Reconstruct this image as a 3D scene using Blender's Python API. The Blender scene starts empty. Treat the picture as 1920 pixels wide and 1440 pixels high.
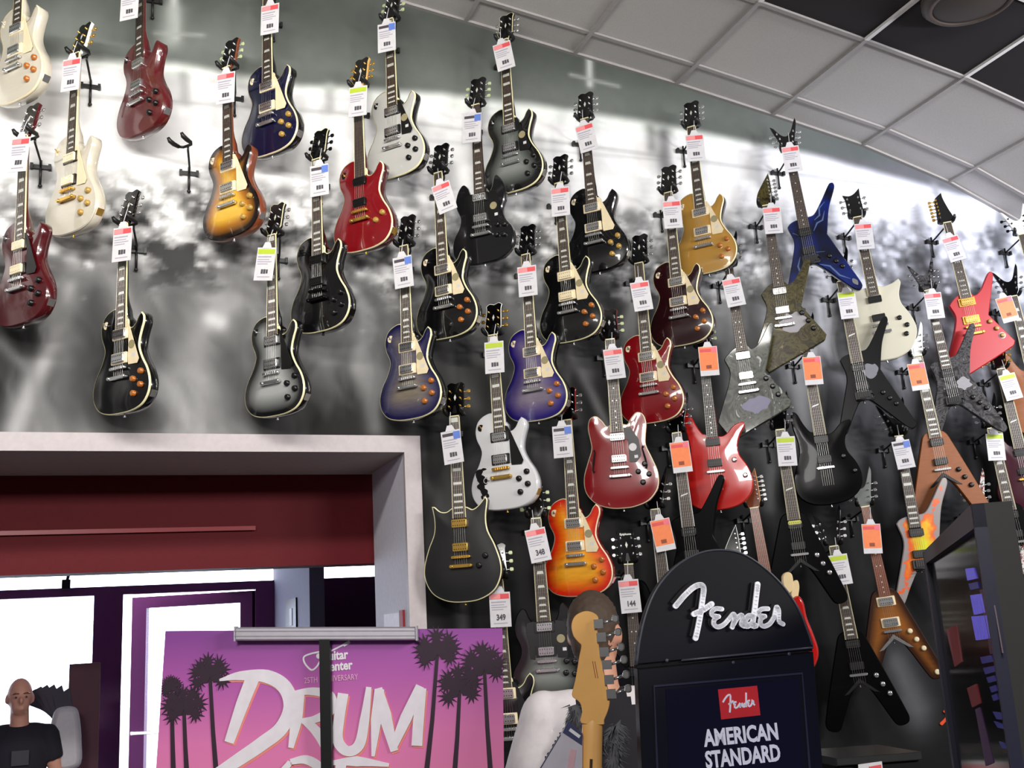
import bpy, math, random
import numpy as np
from mathutils import Vector, Matrix
from mathutils.geometry import delaunay_2d_cdt

random.seed(7)
rng = np.random.RandomState(11)
SC = bpy.context.scene
COL = SC.collection
R_ = math.radians

# ------------------------------------------------------------------ camera
FPX, YAW, PITCH, ROLL = 2000.0, .3663, .2213, -.0561
CAM = np.array([-.227, -4.7085, 1.75])
fw = np.array([math.sin(YAW) * math.cos(PITCH), math.cos(YAW) * math.cos(PITCH), math.sin(PITCH)])
r0 = np.array([math.cos(YAW), -math.sin(YAW), 0.])
u0 = np.cross(r0, fw)
rr = r0 * math.cos(ROLL) + u0 * math.sin(ROLL)
uu = -r0 * math.sin(ROLL) + u0 * math.cos(ROLL)
cd = bpy.data.cameras.new('camera')
cd.sensor_width = 36
cd.lens = 36 * FPX / 1920
cd.clip_start = .05
cam = bpy.data.objects.new('camera', cd)
COL.objects.link(cam)
cam.matrix_world = Matrix(((rr[0], uu[0], -fw[0], CAM[0]), (rr[1], uu[1], -fw[1], CAM[1]), (rr[2], uu[2], -fw[2], CAM[2]), (0, 0, 0, 1)))
SC.camera = cam

# ------------------------------------------------------------------ world, light, exposure
SC.view_settings.view_transform = 'Standard'
SC.view_settings.look = 'None'
SC.view_settings.exposure = -0.42
SC.view_settings.gamma = 1.0
SC.view_settings.use_curve_mapping = False
w = bpy.data.worlds.new('daylight'); SC.world = w
w.use_nodes = True
w.node_tree.nodes['Background'].inputs[0].default_value = (.86, .91, 1.0, 1)
w.node_tree.nodes['Background'].inputs[1].default_value = 9.0


def area(name, loc, target, sx, sy, power, color=(1, 1, 1)):
    l = bpy.data.lights.new(name, 'AREA')
    l.shape = 'RECTANGLE'; l.size = sx; l.size_y = sy; l.energy = power; l.color = color
    o = bpy.data.objects.new(name, l); COL.objects.link(o)
    o.location = loc
    d = Vector(target) - Vector(loc)
    o.rotation_euler = d.to_track_quat('-Z', 'Y').to_euler()
    return o


# unseen row of shop lamps under the ceiling, aimed at the wall
LAMPS = [(-2.2, 4.15), (-.85, 4.1), (0.45, 4.0), (4.5, 3.5), (6.0, 3.2)]
for i, (lx, lz) in enumerate(LAMPS):
    area('lamp_and_fill_light', (lx, -3.1, lz), (lx + .1, 0, 3.8), 1.2, .2, 37 if i < 3 else 53, (1, .97, .92) if i < 3 else (.9, .92, 1.0)).data.spread = R_(125)
for lx in (-1.7, 3.5, 5.1):  # fill row added behind the viewer, without fixtures, to brighten the foreground
    area('lamp_and_fill_light', (lx, -6.6, 3.6), (lx, -2.6, 1.3), 1.2, .6, 195, (1, .97, .94))

# ------------------------------------------------------------------ helpers


def ray(x, y):
    return rr * ((x - 960) / FPX) - uu * ((y - 720) / FPX) + fw


def at(x, y, Y):
    r = ray(x, y)
    return Vector(CAM + r * ((Y - CAM[1]) / r[1]))


def atd(x, y, d):
    return Vector(CAM + ray(x, y) * d)


def lin(c):
    return tuple(((v / 255) / 12.92 if v / 255 <= .04045 else ((v / 255 + .055) / 1.055) ** 2.4) for v in c)


MATS = {}


def mat(name, c=(128, 128, 128), rough=.5, metal=0., coat=0., emit=None, estr=0., alpha=None, noise=None, bump=0., spec=.5):
    if name in MATS: return MATS[name]
    m = bpy.data.materials.new(name); m.use_nodes = True
    nt = m.node_tree; b = nt.nodes['Principled BSDF']
    col = (*lin(c), 1)
    b.inputs['Base Color'].default_value = col
    b.inputs['Roughness'].default_value = rough
    b.inputs['Metallic'].default_value = metal
    b.inputs['Coat Weight'].default_value = coat
    b.inputs['Coat Roughness'].default_value = .04
    b.inputs['Specular IOR Level'].default_value = spec
    if emit is not None:
        b.inputs['Emission Color'].default_value = (*lin(emit), 1)
        b.inputs['Emission Strength'].default_value = estr
    sc, amt = noise if noise else (40., .12)
    tc = nt.nodes.new('ShaderNodeTexCoord'); n = nt.nodes.new('ShaderNodeTexNoise')
    n.inputs['Scale'].default_value = sc; n.inputs['Detail'].default_value = 4
    nt.links.new(tc.outputs['Object'], n.inputs['Vector'])
    mx = nt.nodes.new('ShaderNodeMix'); mx.data_type = 'RGBA'; mx.blend_type = 'MULTIPLY'
    mr = nt.nodes.new('ShaderNodeMapRange')
    mr.inputs['To Min'].default_value = 1 - amt; mr.inputs['To Max'].default_value = 1 + amt
    nt.links.new(n.outputs['Fac'], mr.inputs['Value'])
    mx.inputs['Factor'].default_value = 1
    mx.inputs['A'].default_value = col
    nt.links.new(mr.outputs['Result'], mx.inputs['B'])
    nt.links.new(mx.outputs['Result'], b.inputs['Base Color'])
    if bump:
        bp = nt.nodes.new('ShaderNodeBump'); bp.inputs['Strength'].default_value = bump; bp.inputs['Distance'].default_value = .002
        nt.links.new(n.outputs['Fac'], bp.inputs['Height']); nt.links.new(bp.outputs['Normal'], b.inputs['Normal'])
    MATS[name] = m
    return m


def glassy(name, tint=(255, 255, 255), refl=.12, rough=.03):
    if name in MATS: return MATS[name]
    m = bpy.data.materials.new(name); m.use_nodes = True
    nt = m.node_tree; nt.nodes.remove(nt.nodes['Principled BSDF'])
    t = nt.nodes.new('ShaderNodeBsdfTransparent'); t.inputs[0].default_value = (*lin(tint), 1)
    g = nt.nodes.new('ShaderNodeBsdfGlossy'); g.inputs['Roughness'].default_value = rough
    mx = nt.nodes.new('ShaderNodeMixShader'); mx.inputs[0].default_value = refl
    nt.links.new(t.outputs[0], mx.inputs[1]); nt.links.new(g.outputs[0], mx.inputs[2])
    nt.links.new(mx.outputs[0], nt.nodes['Material Output'].inputs[0])
    MATS[name] = m
    return m


def finish(name, stops, wood=0., rough=.22, coat=1., warp=0.):
    """gloss finish whose colour runs with the distance from the body's edge (a burst is sprayed that way)"""
    if name in MATS: return MATS[name]
    m = bpy.data.materials.new(name); m.use_nodes = True
    nt = m.node_tree; b = nt.nodes['Principled BSDF']
    a = nt.nodes.new('ShaderNodeAttribute'); a.attribute_name = 'edge'
    mr = nt.nodes.new('ShaderNodeMapRange'); mr.inputs['From Max'].default_value = .14
    if warp:
        t0 = nt.nodes.new('ShaderNodeTexCoord'); w0 = nt.nodes.new('ShaderNodeTexNoise'); w0.inputs['Scale'].default_value = 22; w0.inputs['Detail'].default_value = 3
        w1 = nt.nodes.new('ShaderNodeMapRange'); w1.inputs['To Min'].default_value = -warp; w1.inputs['To Max'].default_value = warp; w2 = nt.nodes.new('ShaderNodeMath'); w2.operation = 'ADD'
        nt.links.new(t0.outputs['Object'], w0.inputs['Vector']); nt.links.new(w0.outputs['Fac'], w1.inputs['Value']); nt.links.new(w1.outputs[0], w2.inputs[0]); nt.links.new(a.outputs['Fac'], w2.inputs[1])
        nt.links.new(w2.outputs[0], mr.inputs['Value'])
    else: nt.links.new(a.outputs['Fac'], mr.inputs['Value'])
    cr = nt.nodes.new('ShaderNodeValToRGB')
    e = cr.color_ramp.elements
    e[0].position = stops[0][0]; e[0].color = (*lin(stops[0][1]), 1)
    e[1].position = stops[-1][0]; e[1].color = (*lin(stops[-1][1]), 1)
    for p_, c_ in stops[1:-1]:
        q = e.new(p_); q.color = (*lin(c_), 1)
    nt.links.new(mr.outputs[0], cr.inputs[0])
    tc = nt.nodes.new('ShaderNodeTexCoord'); mp = nt.nodes.new('ShaderNodeMapping')
    mp.inputs['Scale'].default_value = (14, 14, 70)
    n = nt.nodes.new('ShaderNodeTexNoise'); n.inputs['Scale'].default_value = 1.2; n.inputs['Detail'].default_value = 5
    nt.links.new(tc.outputs['Object'], mp.inputs[0]); nt.links.new(mp.outputs[0], n.inputs['Vector'])
    m2 = nt.nodes.new('ShaderNodeMapRange'); m2.inputs['To Min'].default_value = 1 - wood; m2.inputs['To Max'].default_value = 1 + wood
    nt.links.new(n.outputs['Fac'], m2.inputs['Value'])
    mx = nt.nodes.new('ShaderNodeMix'); mx.data_type = 'RGBA'; mx.blend_type = 'MULTIPLY'; mx.inputs['Factor'].default_value = 1
    nt.links.new(cr.outputs[0], mx.inputs['A']); nt.links.new(m2.outputs[0], mx.inputs['B'])
    nt.links.new(mx.outputs['Result'], b.inputs['Base Color'])
    b.inputs['Roughness'].default_value = rough; b.inputs['Coat Weight'].default_value = coat; b.inputs['Coat Roughness'].default_value = .03
    MATS[name] = m
    return m


def artwork(name, cols, scale=9., distort=2.5, vor=False, stretch=(1, 1, 1), rough=.2):
    """printed graphic: blotches of several inks"""
    if name in MATS: return MATS[name]
    m = bpy.data.materials.new(name); m.use_nodes = True
    nt = m.node_tree; b = nt.nodes['Principled BSDF']
    tc = nt.nodes.new('ShaderNodeTexCoord'); mp = nt.nodes.new('ShaderNodeMapping'); mp.inputs['Scale'].default_value = stretch
    nt.links.new(tc.outputs['Object'], mp.inputs[0])
    n = nt.nodes.new('ShaderNodeTexNoise'); n.inputs['Scale'].default_value = scale; n.inputs['Detail'].default_value = 6; n.inputs['Distortion'].default_value = distort
    nt.links.new(mp.outputs[0], n.inputs['Vector'])
    cr = nt.nodes.new('ShaderNodeValToRGB'); e = cr.color_ramp.elements
    k = len(cols)
    e[0].position = .32; e[0].color = (*lin(cols[0]), 1)
    e[1].position = .70; e[1].color = (*lin(cols[-1]), 1)
    for i in range(1, k - 1):
        q = e.new(.32 + .38 * i / (k - 1)); q.color = (*lin(cols[i]), 1)
    nt.links.new(n.outputs['Fac'], cr.inputs[0]); nt.links.new(cr.outputs[0], b.inputs['Base Color'])
    b.inputs['Roughness'].default_value = .3; b.inputs['Coat Weight'].default_value = .5; b.inputs['Coat Roughness'].default_value = .05; b.inputs['Specular IOR Level'].default_value = .25
    MATS[name] = m
    return m


class MB:
    def __init__(s): s.v = []; s.f = []; s.s = []

    def add(s, vs, fs, smooth=False):
        o = len(s.v); s.v += [tuple(p) for p in vs]
        for i, f in enumerate(fs):
            s.f.append(tuple(o + k for k in f)); s.s.append(smooth[i] if isinstance(smooth, list) else smooth)
        return s

    def box(s, c, d, M=None):
        hx, hy, hz = d[0] / 2, d[1] / 2, d[2] / 2
        vs = [Vector((c[0] + a * hx, c[1] + b * hy, c[2] + e * hz)) for a in (-1, 1) for b in (-1, 1) for e in (-1, 1)]
        if M is not None: vs = [M @ p for p in vs]
        return s.add(vs, [(0, 1, 3, 2), (4, 6, 7, 5), (0, 4, 5, 1), (2, 3, 7, 6), (0, 2, 6, 4), (1, 5, 7, 3)])

    def b2(s, p, q):
        return s.box([(p[i] + q[i]) / 2 for i in range(3)], [abs(q[i] - p[i]) for i in range(3)])

    def tube(s, pts, r, n=8, cap=True):
        pts = [Vector(p) for p in pts]; m = len(pts)
        rs = r if isinstance(r, (list, tuple)) else [r] * m
        vs = []; fs = []; up = None
        for i, p in enumerate(pts):
            t = (pts[min(i + 1, m - 1)] - pts[max(i - 1, 0)]).normalized()
            if up is None: up = t.orthogonal().normalized()
            up = (up - t * up.dot(t)).normalized(); sd = t.cross(up)
            for k in range(n):
                a = 2 * math.pi * k / n
                vs.append(p + (up * math.cos(a) + sd * math.sin(a)) * rs[i])
        sm = []
        for i in range(m - 1):
            for k in range(n):
                a = i * n + k; b = i * n + (k + 1) % n
                fs.append((a, b, b + n, a + n)); sm.append(True)
        if cap:
            fs.append(tuple(reversed(range(n)))); fs.append(tuple(range((m - 1) * n, m * n))); sm += [False, False]
        return s.add(vs, fs, sm)

    def lathe(s, prof, base, axis, n=16):
        """prof: (radius, height) along axis from base"""
        ax = Vector(axis).normalized(); up = ax.orthogonal().normalized(); sd = ax.cross(up); base = Vector(base)
        vs = []; fs = []
        for r, h in prof:
            for k in range(n):
                a = 2 * math.pi * k / n
                vs.append(base + ax * h + (up * math.cos(a) + sd * math.sin(a)) * r)
        for i in range(len(prof) - 1):
            for k in range(n):
                a = i * n + k; b = i * n + (k + 1) % n
                fs.append((a, b, b + n, a + n))
        fs.append(tuple(reversed(range(n)))); fs.append(tuple(range((len(prof) - 1) * n, len(prof) * n)))
        return s.add(vs, fs, [True] * (len(fs) - 2) + [False, False])

    def ball(s, c, r, nu=16, nv=10, M=None):
        r = r if isinstance(r, (tuple, list)) else (r, r, r)
        vs = []; fs = []
        for i in range(nv + 1):
            th = math.pi * i / nv
            for k in range(nu):
                a = 2 * math.pi * k / nu
                p = Vector((r[0] * math.sin(th) * math.cos(a), r[1] * math.sin(th) * math.sin(a), r[2] * math.cos(th)))
                if M is not None: p = M @ p
                vs.append(p + Vector(c))
        for i in range(nv):
            for k in range(nu):
                a = i * nu + k; b = i * nu + (k + 1) % nu
                fs.append((a, a + nu, b + nu, b))
        return s.add(vs, fs, True)

    def prism(s, pts, y0, y1, bev=0., smooth=True, caps=True):
        """outline (x,z) extruded from y0 (front) to y1 (back)"""
        n = len(pts); A = area2(pts)
        if A < 0: pts = pts[::-1]
        ins = offset(pts, -bev) if bev else pts
        rings = ([(ins, y0), (pts, y0 + bev), (pts, y1 - bev), (ins, y1)] if bev else [(pts, y0), (pts, y1)])
        vs = [(x, y, z) for rg, y in rings for x, z in rg]; fs = []; sm = []
        for i in range(len(rings) - 1):
            for k in range(n):
                a = i * n + k; b = i * n + (k + 1) % n
                fs.append((a, b, b + n, a + n)); sm.append(smooth)
        if caps:
            o = (len(rings) - 1) * n
            for t in tess(rings[0][0]): fs.append(tuple(reversed(t))); sm.append(False); fs.append(tuple(o + k for k in t)); sm.append(False)
        return s.add(vs, fs, sm)

    def strip(s, pts, wd, y0, y1, taper=1.):
        """flat brush stroke in (x,z) with width and small thickness"""
        P = [Vector((p[0], p[1])) for p in pts]; m = len(P); L = []; Rr = []
        for i, p in enumerate(P):
            t = (P[min(i + 1, m - 1)] - P[max(i - 1, 0)]).normalized(); nn = Vector((-t.y, t.x))
            ww = wd[i] if isinstance(wd, (list, tuple)) else wd
            L.append(p + nn * ww / 2); Rr.append(p - nn * ww / 2)
        vs = []; fs = []
        for y in (y0, y1):
            for a, b in zip(L, Rr): vs += [(a.x, y, a.y), (b.x, y, b.y)]
        o = 2 * m
        for i in range(m - 1):
            a = 2 * i
            fs += [(a, a + 1, a + 3, a + 2), (o + a, o + a + 2, o + a + 3, o + a + 1), (a, a + 2, o + a + 2, o + a), (a + 1, o + a + 1, o + a + 3, a + 3)]
        fs += [(0, o, o + 1, 1), (2 * m - 2, 2 * m - 1, o + 2 * m - 1, o + 2 * m - 2)]
        return s.add(vs, fs)

    def mesh(s, name):
        me = bpy.data.meshes.new(name); me.from_pydata(s.v, [], s.f)
        me.polygons.foreach_set('use_smooth', s.s); me.update()
        return me


def area2(p): return sum(p[i][0] * p[(i + 1) % len(p)][1] - p[(i + 1) % len(p)][0] * p[i][1] for i in range(len(p))) / 2


def tess(pts):
    """cut a counter-clockwise outline into triangles, notches included"""
    n = len(pts)
    if n < 5: return [tuple(range(n))]
    r = delaunay_2d_cdt([Vector(p[:2]) for p in pts], [(i, (i + 1) % n) for i in range(n)], [], 1, 1e-7)
    back = [q[0] if q else None for q in r[3]]; out = []
    for f in r[2]:
        if any(back[k] is None for k in f): continue
        t = tuple(back[k] for k in f); a, b, c = [pts[k] for k in t[:3]]
        out.append(t if (b[0] - a[0]) * (c[1] - a[1]) - (b[1] - a[1]) * (c[0] - a[0]) > 0 else t[::-1])
    return out


def smooth_path(pts, wd, sub=6):
    """resample a brush path and its widths"""
    P = [Vector(p) for p in pts]; m = len(P); W = list(wd) if isinstance(wd, (list, tuple)) else [wd] * m; q = []; w2 = []
    for i in range(m - 1):
        a, b = P[i], P[i + 1]; ta = (b - P[i - 1]) * .5 if i else b - a; tb = (P[i + 2] - a) * .5 if i + 2 < m else b - a
        for k in range(sub + (i == m - 2)):
            t = k / sub; t2 = t * t; t3 = t2 * t
            q.append(tuple(a * (2 * t3 - 3 * t2 + 1) + ta * (t3 - 2 * t2 + t) + b * (-2 * t3 + 3 * t2) + tb * (t3 - t2))); w2.append(W[i] * (1 - t) + W[i + 1] * t)
    return q, w2


def offset(pts, d):
    """move a counter-clockwise outline outwards by d"""
    n = len(pts); out = []
    for i in range(n):
        a, b, c = Vector(pts[i - 1][:2]), Vector(pts[i][:2]), Vector(pts[(i + 1) % n][:2])
        t1 = (b - a).normalized(); t2 = (c - b).normalized()
        n1 = Vector((t1.y, -t1.x)); n2 = Vector((t2.y, -t2.x)); m = n1 + n2
        if m.length < 1e-6: m = n1
        m.normalize(); k = min(1 / max(m.dot(n1), .35), 1.8)
        q = b + m * d * k; out.append((q.x, q.y))
    return out


def smooth_outline(pts, sub=5):
    """Hermite curve through (x,z) or (x,z,1) points, the latter being corners; cm -> m"""
    n = len(pts); out = []
    P = [Vector((p[0], p[1])) * .01 for p in pts]; K = [len(p) > 2 for p in pts]
    for i in range(n):
        j = (i + 1) % n; a, b = P[i], P[j]; ch = b - a
        ta = ch if K[i] else (P[j] - P[i - 1]) * .5
        tb = ch if K[j] else (P[(j + 1) % n] - P[i]) * .5
        mx = ch.length * 1.3
        if ta.length > mx: ta = ta.normalized() * mx
        if tb.length > mx: tb = tb.normalized() * mx
        for k in range(sub):
            t = k / sub; t2 = t * t; t3 = t2 * t
            q = a * (2 * t3 - 3 * t2 + 1) + ta * (t3 - 2 * t2 + t) + b * (-2 * t3 + 3 * t2) + tb * (t3 - t2)
            out.append((q.x, q.y))
    if area2(out) < 0: out = out[::-1]
    return out


STUFF = {'frets', 'inlays', 'pole_pieces', 'strings', 'small_print'}


def obj(name, me, m, parent=None, loc=None, rot=None):
    if isinstance(me, MB): me = me.mesh(name)
    if not me.materials: me.materials.append(m)
    o = bpy.data.objects.new(name, me); COL.objects.link(o)
    if name in STUFF: o['kind'] = 'stuff'      # pieces too small in the photo to pick apart
    if me.materials[0] != m:
        o.material_slots[0].link = 'OBJECT'; o.material_slots[0].material = m
    if parent: o.parent = parent
    if loc is not None: o.location = loc
    if rot is not None: o.rotation_euler = rot
    return o


def tag(o, label, cat, group=None):
    o['label'] = label; o['category'] = cat
    if group: o['group'] = group
    return o


def struct(o, label=None):
    o['kind'] = 'structure'
    if label: o['label'] = label
    return o


def thing(name, label, cat, M=None, group=None):
    o = bpy.data.objects.new(name, None); COL.objects.link(o); o.empty_display_size = .05
    if M is not None: o.matrix_world = M
    return tag(o, label, cat, group)


def text_mesh(body, size, bold=0., extr=0., align='CENTER', sx=1., shear=0.):
    cu = bpy.data.curves.new('txt', 'FONT'); cu.body = body; cu.size = size; cu.offset = bold; cu.extrude = extr
    cu.align_x = align; cu.align_y = 'CENTER'; cu.shear = shear; cu.resolution_u = 3
    o = bpy.data.objects.new('txt', cu); COL.objects.link(o)
    dg = bpy.context.evaluated_depsgraph_get(); dg.update()
    me = bpy.data.meshes.new_from_object(o.evaluated_get(dg))
    bpy.data.objects.remove(o); bpy.data.curves.remove(cu)
    me.materials.clear()
    for v in me.vertices:                       # lettering plane XY -> XZ, facing -Y
        v.co = (v.co.x * sx, -v.co.z, v.co.y)
    return me


def basis(o, xaxis, yaxis, zaxis):
    return Matrix(((xaxis[0], yaxis[0], zaxis[0], o[0]), (xaxis[1], yaxis[1], zaxis[1], o[1]), (xaxis[2], yaxis[2], zaxis[2], o[2]), (0, 0, 0, 1)))


# ------------------------------------------------------------------ common materials
BLACK = mat('gloss_black', (6, 6, 7), .12, coat=.6)
SATIN = mat('satin_black', (12, 12, 13), .5, spec=.3)
MATTE = mat('matte_black', (14, 14, 15), .8, spec=.2)
CHROME = mat('chrome', (226, 226, 226), .2, .92)
GOLD = mat('gold_plate', (226, 182, 92), .25, .85)
BLKMET = mat('black_nickel', (40, 40, 42), .3, 1.)
CREAM = mat('cream_plastic', (232, 215, 178), .35, coat=.4)
IVORY = mat('ivory_binding', (232, 224, 178), .35, coat=.4)
WHITEB = mat('white_binding', (235, 235, 230), .35)
ROSE = mat('rosewood', (60, 44, 35), .5, noise=(60, .25))
EBONY = mat('dark_fretboard', (38, 33, 30), .5, noise=(60, .25))
MAPLE = mat('maple', (226, 172, 98), .3, coat=.6, noise=(25, .08))
MAHOG = mat('mahogany', (120, 58, 30), .3, coat=.7, noise=(40, .15))
PEARL = mat('pearl_inlay', (205, 205, 195), .3)
AMBER = mat('amber_knob', (168, 98, 38), .2, coat=.8)
GOLDK = mat('gold_knob', (170, 134, 62), .25, coat=.8)
BLKK = mat('black_knob', (16, 16, 16), .3)
CHRK = CHROME
KEYST = mat('pale_green_tuner', (186, 198, 150), .35)
STEEL = mat('string_steel', (190, 190, 185), .3, 1.)
FRET = mat('fret_wire', (112, 107, 98), .4, .9)
HANG = mat('hanger_black', (18, 18, 18), .45)
STICK = mat('gold_round_sticker', (150, 140, 105), .5)
PAPER = mat('tag_paper', (208, 206, 209), .55)
GREYPRINT = mat('tag_small_print', (165, 160, 172), .6)
DARKPRINT = mat('tag_price_print', (70, 68, 74), .6)
TRED = mat('tag_red_header', (216, 78, 82), .55)
TORANGE = mat('tag_orange', (236, 128, 74), .55)
TLIME = mat('tag_lime_header', (176, 196, 48), .55)
TBLUE = mat('tag_blue_patch', (92, 122, 200), .55)
TDARK = mat('tag_dark_header', (70, 62, 70), .55)
SLEEVE = glassy('clear_sleeve', refl=.06, rough=.05)

# ------------------------------------------------------------------ the room shell
TX = [1.43 + .61 * k for k in range(-7, 10)]            # cross tees of the ceiling grid
PX = [-4, -1, 0, 1.07, 2.695, 3.741, 4.25, 4.57, 4.91, 5.6, 7.2]
PZ = [5.6, 5.17, 5.02, 4.865, 4.612, 4.42, 4.30, 4.185, 4.03, 3.78, 3.25]
zc = lambda X: float(np.interp(X, PX, PZ))
XL, XR, YB = -2.9, 6.9, -9.0

# mural wall: the print is colour on the wall, held per vertex
gx = np.concatenate([np.linspace(XL, -.8, 30), np.linspace(-.8, 1.06, 135)[1:], np.linspace(1.06, 5.2, 300)[1:], np.linspace(5.2, XR, 30)[1:]])
gz = np.concatenate([np.linspace(0, 1.2, 20), np.linspace(1.2, 2.58, 90)[1:], np.linspace(2.58, 4.9, 190)[1:], np.linspace(4.9, 5.45, 8)[1:]])
GX, GZ = np.meshgrid(gx, gz, indexing='ij')


def vnoise(x, z, s, seed):
    r = np.random.RandomState(seed); T = r.rand(96, 96)
    u = x / s + 40; v = z / s + 40
    i = np.floor(u).astype(int); j = np.floor(v).astype(int); fu = u - i; fv = v - j
    fu = fu * fu * (3 - 2 * fu); fv = fv * fv * (3 - 2 * fv)
    g = lambda a, b: T[a % 96, b % 96]
    return (g(i, j) * (1 - fu) + g(i + 1, j) * fu) * (1 - fv) + (g(i, j + 1) * (1 - fu) + g(i + 1, j + 1) * fu) * fv


def fbm(x, z, s, seed):
    return sum(vnoise(x, z, s / 2 ** k, seed + k) * .5 ** k for k in range(4)) / 1.875


def sst(a, b, x):
    t = np.clip((x - a) / (b - a), 0, 1); return t * t * (3 - 2 * t)


def stroke(V, pts, wd, val, amt=1.):
    """blend a soft brush stroke, given in photo-traced wall positions"""
    P = [at(px, py, 0) for px, py in pts]; D = np.full(GX.shape, 9.)
    for a, b in zip(P[:-1], P[1:]):
        dx, dz = b.x - a.x, b.z - a.z; L2 = dx * dx + dz * dz
        t = np.clip(((GX - a.x) * dx + (GZ - a.z) * dz) / L2, 0, 1)
        D = np.minimum(D, np.hypot(GX - a.x - t * dx, GZ - a.z - t * dz))
    k = amt * np.exp(-(D / wd) ** 2)
    return V * (1 - k) + val * k


top = np.interp(GX, [-1, 0, .57, 1.3, 1.9, 2.35, 2.9, 3.43, 3.94, 4.6], [4.26, 4.37, 4.33, 4.385, 4.38, 4.37, 4.34, 4.30, 4.24, 4.14])
lowt = np.interp(GX, [-1, .1, 1, 2.3, 3.4, 4.7], [3.66, 3.84, 3.76, 3.82, 3.9, 3.88])
w1 = fbm(GX, GZ, .7, 51) - .5; w2_ = fbm(GX, GZ, .7, 61) - .5
UX, UZ = GX + .55 * w1, GZ + .55 * w2_                 # warped, so that smoke drifts
n1 = fbm(GX, GZ, .5, 3); n2 = fbm(GX, GZ * 1.7, .15, 9); n3 = fbm(UX, UZ, .8, 21); n4 = fbm(UX * 1.6 + UZ * .5, UZ * .75, .32, 33); n5 = fbm(GX, GZ * 1.35, .07, 77)
con = lambda n, k: np.clip(.5 + (n - .5) * k, 0, 1)
dark = .315 + .16 * (n3 - .5) + .10 * sst(4.75, 4.45, GZ)
white = .91 + .05 * (n1 - .5)
smoke = .34 + .34 * (con(n3, 2.2) - .5) + .34 * (con(n4, 2.2) - .5)
low = 1 - .62 * sst(2.9, 2.1, GZ) * sst(.8, 1.2, GX)
low = low * (1 - .42 * sst(1.1, 2.2, GX) * sst(3.35, 2.8, GZ))
smoke = np.clip(smoke, .14, .75) * low
crowd = np.clip(.54 + .62 * (con(n5, 2.6) - .5) + .42 * (con(n2, 2.6) - .5) + .2 * (n1 - .5), .22, .95)
V = np.where(GZ > 0, white, 0)
k = sst(-.03, .035, GZ - top - .03 * (n1 - .5)); V = V * (1 - k) + dark * k
k = sst(.05, -.12, GZ - lowt - .34 * (n2 - .5) - .34 * (n5 - .5)); V = V * (1 - k) + crowd * k
k = sst(.08, -.20, GZ - (lowt - .36) - .6 * (n1 - .5) - .3 * (n2 - .5)); V = V * (1 - k) + smoke * k
# right part: hands and smoke rise higher and stay pale
k = sst(2.9, 3.5, GX) * sst(3.95, 3.6, GZ) * sst(2.8, 3.25, GZ) * .8; V = V * (1 - k) + np.clip(.60 + .9 * (con(n4, 2.) - .5) + .35 * (con(n2, 2.) - .5), .25, .93) * k
# heads in the printed crowd: small pale and dark blobs
for i in range(900):
    bx_ = rng.uniform(-.8, 5.1); bz_ = float(np.interp(bx_, [-1, .1, 1, 2.3, 3.4, 4.7], [3.66, 3.84, 3.76, 3.82, 3.9, 3.88])) + .04 - abs(rng.normal(0, .24)); br_ = rng.uniform(.010, .030) * (1.25 if rng.rand() < .2 else 1); am_ = rng.uniform(.45, .95)
    vl_ = rng.uniform(.72, .95)
    if rng.rand() > .6: vl_ = rng.uniform(.3, .5); am_ *= .55; br_ *= 1.3
    i0, i1 = np.searchsorted(gx, [bx_ - .1, bx_ + .1]); j0, j1 = np.searchsorted(gz, [bz_ - .1, bz_ + .1])
    kk = am_ * np.exp(-(((GX[i0:i1, j0:j1] - bx_) / (br_ * 1.25)) ** 2 + ((GZ[i0:i1, j0:j1] - bz_) / br_) ** 2) ** 1.5)
    V[i0:i1, j0:j1] = V[i0:i1, j0:j1] * (1 - kk) + vl_ * kk
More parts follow.
